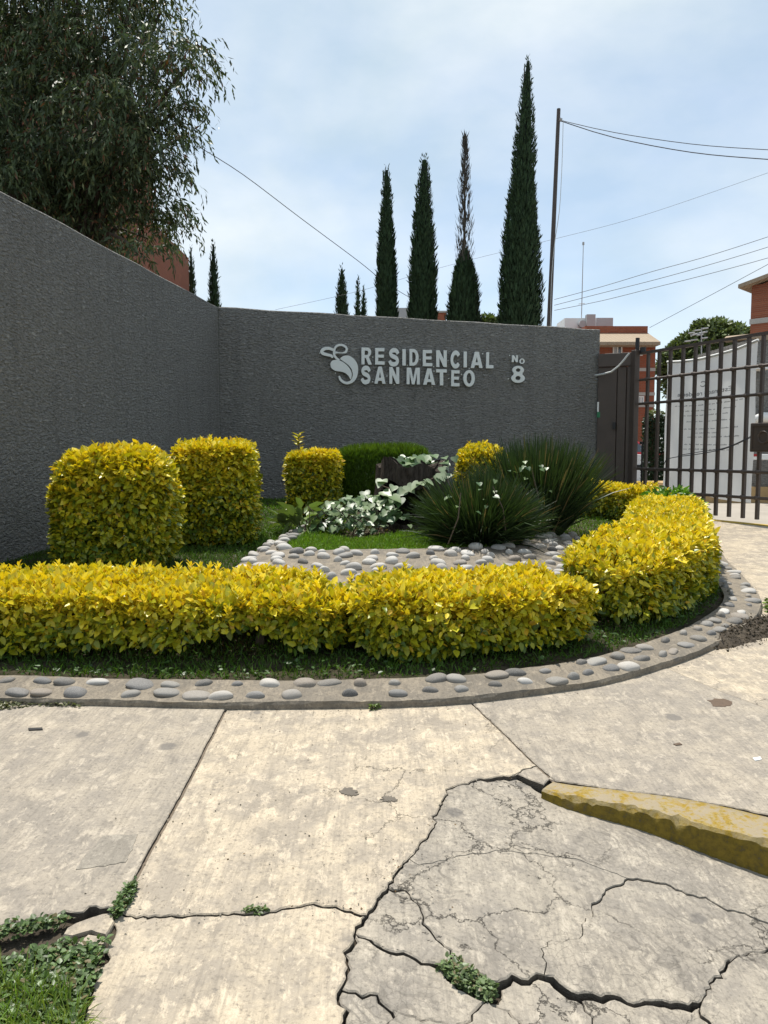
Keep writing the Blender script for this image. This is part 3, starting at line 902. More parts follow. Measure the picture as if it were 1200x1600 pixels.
mesh('mortar_bed', rv, rf, M['mortar'], rim)
placed = []
for _ in range(6000):
    if len(placed) > 150: break
    i = random.randrange(NR); s = random.uniform(0.05, 0.97)
    q = RO[i].lerp(RI[i], s)
    if any((q.x - a) ** 2 + (q.y - b) ** 2 < (random.uniform(.12, .17)) ** 2 for a, b in placed): continue
    placed.append((q.x, q.y))
    l_ = random.uniform(.038, .078); b_ = l_ * random.uniform(.55, .9); h_ = random.uniform(.028, .045)
    place(random.choice(ST_PALE if random.random() < .65 else ST_DARK), 'stone', rim, (q.x, q.y, rimz(q.x, q.y, s) + h_ * .15), (random.uniform(-.25, .25), random.uniform(-.25, .25), random.uniform(-.7, .7)), (l_, b_, h_))

# ---- yellow road kerb dying into the pavement
yk_b = [(864, 1222), (900, 1229), (960, 1236), (1053, 1248), (1120, 1260), (1200, 1279), (1350, 1315), (1600, 1385)]
yk_f = [(846, 1234), (884, 1246), (933, 1255), (1010, 1269), (1066, 1284), (1133, 1302), (1200, 1318), (1350, 1357), (1600, 1425)]
KB = resample(catmull([G(*q) for q in yk_b], 0.05), 90); KF = resample(catmull([G(*q) for q in yk_f], 0.05), 90)
yv, yf = [], []
for i in range(90):
    b, f_ = KB[i], KF[i]
    din = (b - f_); din.z = 0; din.normalize()
    r1, r2 = random.uniform(-1, 1), random.uniform(-1, 1)
    e = min(1, i / 8)
    zb = SLOPE * b.y; zf = SLOPE * f_.y
    bottom = patchz(f_.x, f_.y) - 0.05
    chip = (random.choice((0, 0, .002, .005, .012)) + (.010 if i % 23 in (7, 8, 9) else 0)) * e
    pts = [(b + din * 0.005, zb - 0.03), (b, zb + 0.005 * e), (b.lerp(f_, .5), (zb + zf) / 2 + 0.007 * e + .0015 * r2), (f_ + din * (0.010 + chip * 1.4), zf + 0.007 * e - .001 * abs(r1)),
           (f_ + din * (0.001 + chip * .5), zf - 0.006 - chip * 1.1), (f_ + din * (.0015 * r2), zf - 0.022 - chip), (f_ - din * (.002 + .002 * r2), (zf + bottom) / 2), (f_ - din * (0.005 + .004 * r1), bottom + .03), (f_ - din * 0.006, bottom)]
    for q, z in pts: yv.append((q.x, q.y, z))
yv2 = []
for i in range(90):
    q = yv[i * 9:i * 9 + 9]; yv2 += q[0:4] + q[3:5] + q[4:9]
for i in range(89):
    for j in (0, 1, 2, 4, 6, 7, 8, 9): yf.append((i * 11 + j, i * 11 + j + 1, i * 11 + 12 + j, i * 11 + 11 + j))
yv = yv2
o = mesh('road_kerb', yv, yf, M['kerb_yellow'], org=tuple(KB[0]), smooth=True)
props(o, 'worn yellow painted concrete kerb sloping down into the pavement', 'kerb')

# ---- walls
def wall(name, a, b, th, label, ta=W_TOP, tb=W_TOP):
    t = (b - a).normalized(); n = Vector((t.y, -t.x, 0))   # n: towards the garden
    o = thing(name, (a.x, a.y, bz(a.x, a.y) - 0.1), label, 'wall')
    mb = MB(); ln = (b - a).length; nseg = 24; rows = 8
    z0 = SLOPE * min(a.y, b.y) - 0.1
    vs = []
    for k in range(nseg + 1):
        q = a + t * (ln * k / nseg); wob = 0.004 * math.sin(k * 2.1)
        top = ta + (tb - ta) * k / nseg + 0.006 * math.sin(k * 1.3) + random.uniform(-.003, .003)
        f_ = q + n * wob; bk = q - n * th
        vs += [(f_.x, f_.y, z0), (f_.x, f_.y, top - .015), (f_.x - n.x * .015, f_.y - n.y * .015, top), (bk.x, bk.y, top), (bk.x, bk.y, z0)]
    fs = []
    for k in range(nseg):
        for j in range(4): fs.append((k * 5 + j, k * 5 + 5 + j, k * 5 + 6 + j, k * 5 + 1 + j))
    fs += [(0, 1, 2, 3, 4), tuple(nseg * 5 + i for i in (4, 3, 2, 1, 0))]
    mb.add(vs, fs); mb.build('stucco_face', M['stucco'], o)
    return o
wall('boundary_wall', W_NEAR, W_COR, 0.2, 'charcoal rough stucco wall running back along the left side')
wall('boundary_wall', W_COR + Vector((0.004, 0, 0)), W_END, 0.2, 'charcoal rough stucco wall at the back carrying the pale raised lettering', tb=W_TOP_END)

# ================================================================ SIGN ON THE BACK WALL
WT = (W_END - W_COR).normalized(); WN = Vector((WT.y, -WT.x, 0))
def on_wall(px, py):
    r = ray(px, py); e = Vector((0, 0, EYE))
    s = (W_COR - e).dot(WN) / r.dot(WN)
    p = e + r * s
    return (p - W_COR).dot(WT), p.z
def wall_pt(s, z, off): 
    q = W_COR + WT * s + WN * off
    return Vector((q.x, q.y, z))

def ell(cx, cy, rx, ry, a0=0, a1=360, n=28):
    return [(cx + rx * math.cos(math.radians(a0 + (a1 - a0) * k / n)), cy + ry * math.sin(math.radians(a0 + (a1 - a0) * k / n))) for k in range(n + (0 if abs(a1 - a0) == 360 else 1))]
def stroke(pts, w):
    pts = [Vector(p) for p in pts]; L, R = [], []
    for i, p in enumerate(pts):
        t = (pts[min(i + 1, len(pts) - 1)] - pts[max(i - 1, 0)]).normalized()
        n = Vector((-t.y, t.x)); ww = (w[i] if isinstance(w, list) else w) / 2
        L.append(tuple(p + n * ww)); R.append(tuple(p - n * ww))
    return L + R[::-1]
def smooth2(pts, n=6):
    q = catmull([Vector((x, y, 0)) for x, y in pts], 1e9)
    out = []
    P_ = [Vector((x, y, 0)) for x, y in pts]
    for i in range(len(P_) - 1):
        p0, p1, p2, p3 = P_[max(i - 1, 0)], P_[i], P_[i + 1], P_[min(i + 2, len(P_) - 1)]
        for k in range(n):
            s = k / n
            v = 0.5 * ((2 * p1) + (p2 - p0) * s + (2 * p0 - 5 * p1 + 4 * p2 - p3) * s * s + (3 * p1 - p0 - 3 * p2 + p3) * s ** 3)
            out.append((v.x, v.y))
    out.append(tuple(P_[-1][:2])); return out
s_ = 0.30   # stem width in a unit box
S_C = smooth2([(0.86, 0.70), (0.80, 0.80), (0.66, 0.885), (0.5, 0.90), (0.30, 0.86), (0.185, 0.735), (0.28, 0.60), (0.5, 0.53), (0.72, 0.455), (0.825, 0.30), (0.74, 0.16), (0.5, 0.10), (0.28, 0.13), (0.16, 0.22), (0.12, 0.31)], 5)
GL = {
 'I': [[(0, 0), (1, 0), (1, 1), (0, 1)]],
 'E': [[(0, 0), (1, 0), (1, .2), (.32, .2), (.32, .42), (.92, .42), (.92, .60), (.32, .60), (.32, .80), (.97, .80), (.97, 1), (0, 1)]],
 'L': [[(0, 0), (1, 0), (1, .2), (.38, .2), (.38, 1), (0, 1)]],
 'T': [[(.34, 0), (.66, 0), (.66, .80), (1, .80), (1, 1), (0, 1), (0, .80), (.34, .80)]],
 'N': [[(0, 0), (.29, 0), (.29, .55), (.70, 0), (1, 0), (1, 1), (.71, 1), (.71, .46), (.31, 1), (0, 1)]],
 'M': [[(0, 0), (.22, 0), (.22, .72), (.40, 0), (.60, 0), (.78, .72), (.78, 0), (1, 0), (1, 1), (.68, 1), (.50, .32), (.32, 1), (0, 1)]],
 'A': [[(0, 0), (.28, 0), (.34, .17), (.66, .17), (.72, 0), (1, 0), (.66, 1), (.34, 1)], [(.40, .35), (.50, .70), (.60, .35)]],
 'O': [ell(.5, .5, .5, .5), ell(.5, .5, .22, .32)[::-1]],
 'D': [[(0, 0), (.40, 0)] + ell(.42, .5, .58, .5, -88, 88) + [(.40, 1), (0, 1)], [(.30, .19)] + [(.30, .81), (.40, .81)] + ell(.42, .5, .27, .31, 86, -86) + [(.40, .19)]],
 'R': [[(0, 0), (.30, 0), (.30, .38), (.42, .38), (.66, 0), (1, 0), (.72, .42)] + ell(.56, .72, .37, .28, -58, 88, 16) + [(.50, 1), (0, 1)], [(.30, .56), (.30, .82), (.50, .82)] + ell(.50, .69, .15, .13, 85, -85, 10) + [(.50, .56)]],
 'S': [stroke(S_C, [.26] * 1 + [.25] * (len(S_C) - 2) + [.26])],
 'C': [stroke(ell(.52, .5, .37, .395, 35, 325, 36), .255)],
 '8': [ell(.5, .27, .5, .27, 130, 410, 36) + ell(.5, .75, .43, .25, -40, 220, 36), ell(.5, .28, .20, .125)[::-1], ell(.5, .75, .17, .105)[::-1]],
}

def flat_shape(name, loops, depth, mat, parent, fmap, bev=0.0):
    """extruded outline: loops in 2D, fmap(u, v, w) -> world"""
    cu = bpy.data.curves.new('outline', 'CURVE'); cu.dimensions = '2D'; cu.fill_mode = 'BOTH'
    for lp in loops:
        sp = cu.splines.new('POLY'); sp.points.add(len(lp) - 1)
        for p, (x, y) in zip(sp.points, lp): p.co = (x, y, 0, 1)
        sp.use_cyclic_u = True
    cu.extrude = depth / 2
    ob = bpy.data.objects.new('outline', cu); COL.objects.link(ob)
    dg = bpy.context.evaluated_depsgraph_get(); me = bpy.data.meshes.new_from_object(ob.evaluated_get(dg))
    vs = [fmap(v.co.x, v.co.y, v.co.z + depth / 2) for v in me.vertices]
    fs = [tuple(p.vertices) for p in me.polygons]
    bpy.data.objects.remove(ob); bpy.data.meshes.remove(me); bpy.data.curves.remove(cu)
    return mesh(name, vs, fs, mat, parent)

STAND, DEP = 0.025, 0.035
def letter(ch, x0, x1, y0, y1, parent):
    c = ch.upper()
    sa, za = on_wall(x0, (y0 + y1) / 2); sb, _ = on_wall(x1, (y0 + y1) / 2)
    _, zt = on_wall((x0 + x1) / 2, y0); _, zb = on_wall((x0 + x1) / 2, y1)
    w, h = sb - sa, zt - zb
    rt = random.uniform(-.012, .012)
    loops = [[(sa + u * w + (v - .5) * h * rt, zb + v * h) for u, v in lp] for lp in GL[c]]
    o = flat_shape('letter', loops, DEP, M['letter'], parent, lambda u, v, d: wall_pt(u, v, STAND + d))
    mb = MB()
    for fu, fv in ((.15, .9), (.15, .1)):
        a = wall_pt(sa + w * fu, zb + h * fv, -.01); b = wall_pt(sa + w * fu, zb + h * fv, STAND + .01)
        mb.tube([a, b], 0.006, 5)
    mb.build('standoff_pin', M['steel_dark'], o)
    return o
sp0 = wall_pt(*on_wall(650, 575), 0)
sign = thing('wall_sign', tuple(sp0), 'pale raised RESIDENCIAL SAN MATEO lettering with flower-like logo', 'sign')
for ch, a, b, c, d in [('R', 564.3, 580.5, 543.7, 570), ('E', 585.7, 600.3, 544.3, 570.3), ('S', 606.2, 623.4, 545.2, 572.5), ('I', 628, 633.2, 546, 571.7), ('D', 639, 653.2, 546, 572),
                       ('E', 659.8, 674.4, 547.4, 572.8), ('N', 680.7, 697, 548, 573.9), ('C', 702.6, 718.5, 548.8, 575.8), ('I', 723.4, 728.2, 550, 574.7), ('A', 734.5, 753, 550.3, 575.5), ('L', 758.4, 769.8, 551, 576),
                       ('S', 563.2, 579, 572.6, 600.4), ('A', 584.5, 601.8, 573.3, 600), ('N', 607.7, 623, 574, 600.2), ('M', 634.7, 655, 575, 601), ('A', 660.3, 679, 576.2, 601.7), ('T', 680.7, 697, 577.5, 602.5), ('E', 704, 717, 579, 604), ('O', 722.8, 740.7, 578.6, 604.6)]:
    letter(ch, a, b, c, d, sign)
# small screw plugs left in the stucco around the letters
for q in [(499.5, 552), (582.5, 558), (524, 583), (582, 596.5), (604.5, 587.5), (616, 601), (656, 562), (677, 573), (678, 580), (699.7, 563.5), (754, 553), (721, 585), (701, 591.5), (675, 603.5), (796, 555.5), (794, 592), (733, 575.8), (636, 571)]:
    s, z = on_wall(*q); mb = MB(); mb.tube([wall_pt(s, z, -.004), wall_pt(s, z, .012)], 0.011, 6)
    mb.build('screw_plug', M['letter'], sign)
def lg(x, y): return on_wall(495 + x * .1333, 530 + y * .1333)
def logo(pts): return [lg(*p) for p in pts]
def addlogo(nm, pts, off, dep=DEP):
    flat_shape(nm, [pts], dep, M['letter'], sign, lambda u, v, d: wall_pt(u, v, STAND + off + d))
head = smooth2([(185, 222), (165, 198), (115, 185), (72, 172), (58, 150), (72, 126), (110, 112), (155, 116), (190, 130)], 5)
addlogo('logo_curl', logo(stroke(head, [14] + [26 + 12 * math.sin(math.pi * k / len(head)) for k in range(len(head) - 1)])), 0)
loop = smooth2([(212, 158), (250, 170), (300, 172), (340, 150), (345, 110), (312, 80), (270, 72), (225, 90), (203, 130), (200, 180), (222, 222), (262, 252)], 5)
addlogo('logo_loop', logo(stroke(loop, 25)), 0.002)
lobe1 = smooth2([(240, 248), (290, 265), (340, 300), (380, 345), (405, 400), (404, 445), (393, 476), (368, 435), (330, 400), (280, 384), (215, 374), (172, 345), (158, 308), (165, 270), (195, 250), (240, 248)], 4)[:-1]
addlogo('logo_petal', logo(lobe1), 0.003)
lobe2 = smooth2([(272, 238), (285, 215), (330, 197), (385, 203), (440, 245), (475, 310), (480, 380), (460, 460), (415, 512), (355, 532), (305, 520), (265, 485), (252, 440), (268, 435), (285, 465), (320, 495), (360, 500), (395, 482), (415, 440), (416, 395), (395, 340), (350, 293), (305, 262), (272, 238)], 4)[:-1]
addlogo('logo_petal', logo(lobe2), 0.001)
sp1 = wall_pt(*on_wall(808, 580), 0)
num = thing('house_number', tuple(sp1), 'pale raised No 8 house number at right on the back wall', 'number sign')
for ch, a, b, c, d in [('N', 798.6, 807.7, 555.8, 566.4), ('o', 810, 818.2, 560.8, 569.2), ('8', 797.5, 818.5, 572.2, 598.6)]:
    letter(ch, a, b, c, d, num)

# ================================================================ GATE
gate_org = (HINGE.x, HINGE.y, gz(HINGE.y))
gt = thing('steel_gate', gate_org, 'open brown steel bar gate leaf with riveted rails', 'gate')
GN = Vector((-GATE_DIR.y, GATE_DIR.x, 0))  # away from the viewer side
if GN.y < 0: GN = -GN
def gate_pt(s, z, off=0.0):
    q = HINGE + GATE_DIR * s + GN * off
    return Vector((q.x, q.y, z))
def gate_s(px):
    r = (px - CX) / FPX * 1.0
    # account for the pitch only through depth: solve along the gate line at mid height
    lo, hi = -1.0, 8.0
    for _ in range(50):
        m = (lo + hi) / 2; q = gate_pt(m, 1.8)
        v = q - Vector((0, 0, EYE)); dep = v.y * _cp - v.z * _sp
        if CX + FPX * v.x / dep < px: lo = m
        else: hi = m
    return lo
ZT, ZB = 3.17, 0.50
rails = [2.73, 2.32, 1.195, 0.815]
bars_px = [996, 1010, 1027, 1044.5, 1064, 1083, 1102.5, 1122.5, 1143.5, 1165.5, 1188]
ss = [gate_s(p) for p in bars_px]
while ss[-1] < 4.6: ss.append(ss[-1] + (ss[-1] - ss[-4]) / 3)
ax_g = (GATE_DIR, GN, Vector((0, 0, 1)))
send = ss[-1] + 0.05
for s in ss[1:]:
    mb = MB(); mb.box(gate_pt(s, (ZT + ZB) / 2), 0.046, 0.046, ZT - ZB, ax_g); mb.build('bar', M['steel_brown'], gt)
for z in rails:
    mb = MB(); mb.tube([gate_pt(0.02, z, -.03), gate_pt(send, z, -.03)], 0.024, 8); mb.build('rail', M['steel_brown'], gt)
mb = MB(); mb.box(gate_pt(send / 2, ZT + .02), send, 0.06, 0.045, ax_g); mb.build('top_rail', M['steel_brown'], gt)
cm = bpy.data.meshes.new('rail_clamp')
cb_ = MB(); cb_.box((0, 0, 0), 0.085, 0.085, 0.06, None, 0.018); cb_.tube([(-.045, -.02, 0), (.045, -.02, 0)], .016, 6)
cm.from_pydata(cb_.v, [], cb_.f); cm.materials.append(M['steel_brown'])
ga = math.atan2(GATE_DIR.y, GATE_DIR.x)
for s in ss[1:]:
    for z in rails:
        place(cm, 'rail_clamp', gt, gate_pt(s, z, -.022), (random.uniform(-.06, .06), 0, ga + (math.pi if GN.dot(Vector((-math.sin(ga), math.cos(ga), 0))) < 0 else 0)), (1, 1, 1))
# lock plate
s0, s1 = gate_s(1178), gate_s(1222)
mb = MB(); mb.box(gate_pt((s0 + s1) / 2, 1.70, -.05), s1 - s0, 0.06, 0.42, ax_g, 0.01); lk = mb.build('lock_box', M['steel_brown'], gt)
mb = MB()
for (sa, sb, za, zb_) in ((s0 + .03, s1 - .03, 1.86, 1.885), (s0 + .03, s1 - .03, 1.515, 1.54), (s0 + .03, s0 + .055, 1.54, 1.86), (s1 - .055, s1 - .03, 1.54, 1.86)):
    mb.box(gate_pt((sa + sb) / 2, (za + zb_) / 2, -.088), sb - sa, .016, zb_ - za, ax_g)
mb.build('lock_rim', M['steel_brown'], lk)
mb = MB(); mb.tube([gate_pt((s0 + s1) / 2 + .085 * math.cos(a), 1.70 + .085 * math.sin(a), -.088) for a in np.linspace(0, 2 * math.pi, 25)], .014, 6); mb.build('ring', M['steel_brown'], lk)
# post and side panel towards the wall
post = thing('gate_post', gate_org, 'brown square steel gate post with black hinge pin on top', 'gate post')
mb = MB(); mb.box((HINGE.x - .085, HINGE.y + .03, (3.25 + .4) / 2), .11, .11, 3.25 - .4, ax_g, .008); mb.build('column', M['steel_brown'], post)
mb = MB(); mb.tube([(HINGE.x - .06, HINGE.y + .03, 3.2), (HINGE.x - .055, HINGE.y + .03, 3.46)], .035, 8); mb.build('hinge_pin', M['steel_dark'], post)
mb = MB(); mb.tube([(HINGE.x + .02, HINGE.y - .04, 3.2), (HINGE.x + .02, HINGE.y - .04, 3.29)], .05, 8); mb.build('cap', M['steel_dark'], post)
mb = MB(); mb.tube([(HINGE.x + .03, HINGE.y - .10, .6), (HINGE.x + .03, HINGE.y - .10, 1.62)], .016, 6); mb.box((HINGE.x + .03, HINGE.y - .085, 1.64), .07, .05, .05); mb.build('drop_bolt', M['steel_dark'], post)
pn = thing('side_gate', (W_END.x, W_END.y, .45), 'tall brown sheet steel side gate between the wall end and gate post', 'side gate')
pa, pb = Vector((W_END.x - .03, W_END.y - .05, 0)), Vector((HINGE.x - .09, HINGE.y + .09, 0))
pd = (pb - pa).normalized(); pl = (pb - pa).length; ax_p = (pd, Vector((-pd.y, pd.x, 0)), Vector((0, 0, 1)))
def pan(s0, s1, z0, z1, th, nm, off=0.0):
    mb = MB(); c = pa + pd * ((s0 + s1) / 2) * pl + ax_p[1] * off
    mb.box((c.x, c.y, (z0 + z1) / 2), (s1 - s0) * pl, th, z1 - z0, ax_p, .006); return mb.build(nm, M['steel_brown'], pn)
pan(0.0, 0.54, .42, 2.985, .05, 'door_sheet', 0.02)
pan(0.555, 0.80, .42, 2.985, .07, 'fixed_sheet', 0.03)
pan(0.825, 0.985, .42, 2.985, .05, 'fixed_sheet')
pan(0.0, 0.99, 2.99, 3.22, .09, 'header')
pan(0.01, 0.985, .43, 2.98, .02, 'back_sheet', 0.08)
mb = MB(); c = pa + pd * (0.5 * pl) - ax_p[1] * .04; mb.box((c.x, c.y, 1.95), .05, .04, .12, ax_p); mb.build('latch', M['steel_dark'], pn)
# pale hose from the wall to the post
hp = [P(930, 586.5, 13.8), P(942, 584.5, 13.65), P(955, 581, 13.55), P(966, 572.5, 13.48), P(976, 561, 13.42), P(983, 552, 13.38)]
mb = MB(); mb.tube(catmull(hp, 0.08), 0.016, 6); props(mb.build('hose', M['white_hose'], org=tuple(hp[0])), 'pale hose sagging from the wall end up to the gate post', 'hose')
# tape strip hanging at the wall end
tp = P(934, 648, 13.85)
tpo = thing('tape_strip', tuple(tp), 'green and white tape strip stuck at the end of the back wall', 'tape')
mb = MB(); q = P(933.6, 629, 13.85); mb.box(((tp.x + q.x) / 2, tp.y - .02, q.z - .12), .03, .01, .26); mb.build('white_end', M['white_paint'], tpo)
mb = MB(); mb.box((tp.x + .01, tp.y - .02, tp.z - .0), .06, .012, .10); mb.build('green_end', M['green_tape'], tpo)

# ---- banner behind the gate
sa, sb = gate_s(1030), gate_s(1170)
bn = thing('cloth_banner', tuple(gate_pt(sa, .8, .1)), 'white cloth notice hung behind the gate, its print showing through reversed', 'banner')
NU, NV = 40, 36; bv = []
def bn_pt(u, v):
    s = sa + (sb - sa) * u + 0.02 * (1 - v) * u
    top = 3.0 + 0.13 * u * u - 0.10 * math.sin(math.pi * u) * 0.6
    bot = 0.78 + 0.03 * math.sin(u * 5) - .02 * u
    z = bot + (top - bot) * v
    fold = 0.02 * math.sin(u * 16 + 1.5 * v) * (0.4 + 0.6 * (1 - v)) + 0.025 * math.sin(u * 6 + v * 2) + .014 * math.sin(v * 9 + u * 4)
    return s, z, 0.10 + fold
for j in range(NV + 1):
    for i in range(NU + 1):
        s, z, o_ = bn_pt(i / NU, j / NV); bv.append(gate_pt(s, z, o_))
bf = np.array([(j * (NU + 1) + i, j * (NU + 1) + i + 1, (j + 1) * (NU + 1) + i + 1, (j + 1) * (NU + 1) + i) for j in range(NV) for i in range(NU)])
cloth = mesh('cloth', bv, bf, M['banner'], bn, smooth=True)
mb = MB(); mb.tube([gate_pt(*(lambda q: (q[0], q[1], q[2]))(bn_pt(k / 20, 1.0))) for k in range(21)], .022, 6); mb.build('hem', M['white_paint'], bn, smooth=True)

def text_mesh(txt):
    cu = bpy.data.curves.new('txt', 'FONT'); cu.body = txt; cu.size = 1.0; cu.align_x = 'CENTER'; cu.offset = 0.012
    ob = bpy.data.objects.new('txt', cu); COL.objects.link(ob)
    dg = bpy.context.evaluated_depsgraph_get(); me = bpy.data.meshes.new_from_object(ob.evaluated_get(dg))
    vs = np.array([v.co[:] for v in me.vertices]); fs = [tuple(p.vertices) for p in me.polygons]
    bpy.data.objects.remove(ob); bpy.data.meshes.remove(me); bpy.data.curves.remove(cu)
    return vs, fs
vs, fs = text_mesh('Estimado residente')
wd = vs[:, 0].max() - vs[:, 0].min()
pts = []
for x, y, z in vs:     # mirrored: we look at the back of the cloth
    u = 0.46 - (x / wd) * 0.62; v = 0.735 + y * 0.045
    s, zz, o_ = bn_pt(u, v); pts.append(gate_pt(s, zz, o_ - .006))
mesh('printed_line', pts, fs, M['print'], cloth)['kind'] = 'stuff'
# smaller printed lines, too blurred to read: rows of faint word-long strokes
rr = random.Random(4)
for v, u0, u1 in [(.66, .12, .86), (.62, .2, .8), (.585, .2, .74), (.54, .28, .78), (.485, .2, .82), (.455, .35, .66), (.425, .3, .8), (.37, .2, .82), (.335, .25, .75)]:
    mb = MB(); u = u0
    while u < u1:
        w = rr.uniform(.02, .075)
        n = max(2, int(w / .01))
        for k in range(n):
            ua = u + w * k / n; ub = ua + w / n * .7
            h = rr.choice((.006, .006, .009))
            q = []
            for uu, vv in ((ua, v), (ub, v), (ub, v + h), (ua, v + h)):
                s, z, o_ = bn_pt(uu, vv); q.append(gate_pt(s, z, o_ - .006))
            mb.add(q, [(0, 1, 2, 3)])
        u += w + .016
    mb.build('printed_line', M['print'], cloth)['kind'] = 'stuff'
pts = [bn_pt(.46 + .035 * math.cos(a), .815 + .018 * math.sin(a)) for a in np.linspace(-2.6, 2.2, 14)]
mb = MB(); mb.tube([gate_pt(s, z, o_ - .006) for s, z, o_ in pts], .007, 5); mb.build('printed_emblem', M['print'], cloth)
# wire tied across the gate
wp = [gate_pt(gate_s(1044), 1.28, -.07), gate_pt(gate_s(1047), 1.36, -.07), gate_pt(gate_s(1065), 1.41, -.06), gate_pt(gate_s(1100), 1.46, -.06), gate_pt(gate_s(1140), 1.545, -.06), gate_pt(gate_s(1178), 1.70, -.06)]
mb = MB(); mb.tube(catmull(wp, .06), .007, 5); mb.tube(catmull([p + Vector((0, 0, .02)) + Vector((0, 0, .012)) * math.sin(i * 2) for i, p in enumerate(wp[2:])], .06), .006, 5)
props(mb.build('tie_wire', M['wire'], org=tuple(wp[0])), 'thin dark wire tied slanting across the gate bars', 'wire')

# ================================================================ PLANTS
def unit(a): return a / (np.linalg.norm(a, axis=1, keepdims=True) + 1e-9)
LEAF_V = np.array([(0, 0, 0), (.32, .46, .13), (.70, .34, .10), (1, 0, -.06), (.70, -.34, .10), (.32, -.46, .13)])
LEAF_F = np.array([(0, 3, 2, 1), (0, 5, 4, 3)])
DIA_V = np.array([(0, 0, 0), (.45, .5, .05), (1, 0, 0), (.45, -.5, .05)]); DIA_F = np.array([(0, 3, 2, 1)])
BLADE_V = np.array([(0, .5, 0), (0, -.5, 0), (.5, .42, .06), (.5, -.42, .06), (.8, .25, .0), (.8, -.25, .0), (1, 0, -.10), (1, 0, -.10)])
BLADE_F = np.array([(0, 1, 3, 2), (2, 3, 5, 4), (4, 5, 7, 6)])

def scatter(name, pos, axis, nrm, L, W, col, mat, parent=None, org=None, tv=LEAF_V, tf=LEAF_F, bend=None, kind=None):
    n = len(pos); a = unit(axis); nn = unit(nrm - a * np.sum(nrm * a, 1, keepdims=True)); b = np.cross(nn, a)
    k = len(tv)
    V = pos[:, None, :] + a[:, None, :] * (tv[None, :, 0:1] * L[:, None, None]) + b[:, None, :] * (tv[None, :, 1:2] * W[:, None, None]) + nn[:, None, :] * (tv[None, :, 2:3] * (L * 0.6)[:, None, None])
    if bend is not None:
        V[:, :, 2] -= (tv[None, :, 0] ** 2) * (bend * L)[:, None]
    F = (tf[None] + (np.arange(n) * k)[:, None, None]).reshape(-1, tf.shape[1])
    C = np.repeat(col, k, axis=0)
    o = mesh(name, V.reshape(-1, 3), F, mat, parent, org, col=C)
    if kind: o['kind'] = kind
    return o

def superquad(n, dims, e=5.0, bottom=False):
    """points on the sides and top of a rounded box in [-1,1]^3 scaled by dims, with normals"""
    ax, ay, az = dims
    ar = np.array([ay * az, ay * az, ax * az, ax * az, ax * ay, ax * ay * (0.5 if bottom else 0.0)])
    f = rng.choice(6, n, p=ar / ar.sum()); uv = rng.uniform(-1, 1, (n, 2))
    q = np.zeros((n, 3))
    for i in range(6):
        m = f == i; d = i // 2; s = 1 if i % 2 == 0 else -1
        o = [k for k in range(3) if k != d]
        q[m, d] = s; q[m, o[0]] = uv[m, 0]; q[m, o[1]] = uv[m, 1]
    q = q / (np.sum(np.abs(q) ** e, 1, keepdims=True) ** (1 / e))
    nr = np.sign(q) * np.abs(q) ** (e - 1) / np.array([[ax, ay, az]])
    return q * np.array([[ax, ay, az]]), unit(nr)

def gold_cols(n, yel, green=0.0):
    """golden duranta leaves: young tips yellow, older leaves lime green; the darkest green also paints in hedge shade"""
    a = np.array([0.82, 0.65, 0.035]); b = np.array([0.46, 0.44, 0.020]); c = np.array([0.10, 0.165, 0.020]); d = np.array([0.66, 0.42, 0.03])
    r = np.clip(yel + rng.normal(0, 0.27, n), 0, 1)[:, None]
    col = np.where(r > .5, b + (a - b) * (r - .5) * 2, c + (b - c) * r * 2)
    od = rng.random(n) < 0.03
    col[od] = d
    return col * rng.uniform(.85, 1.12, (n, 1))

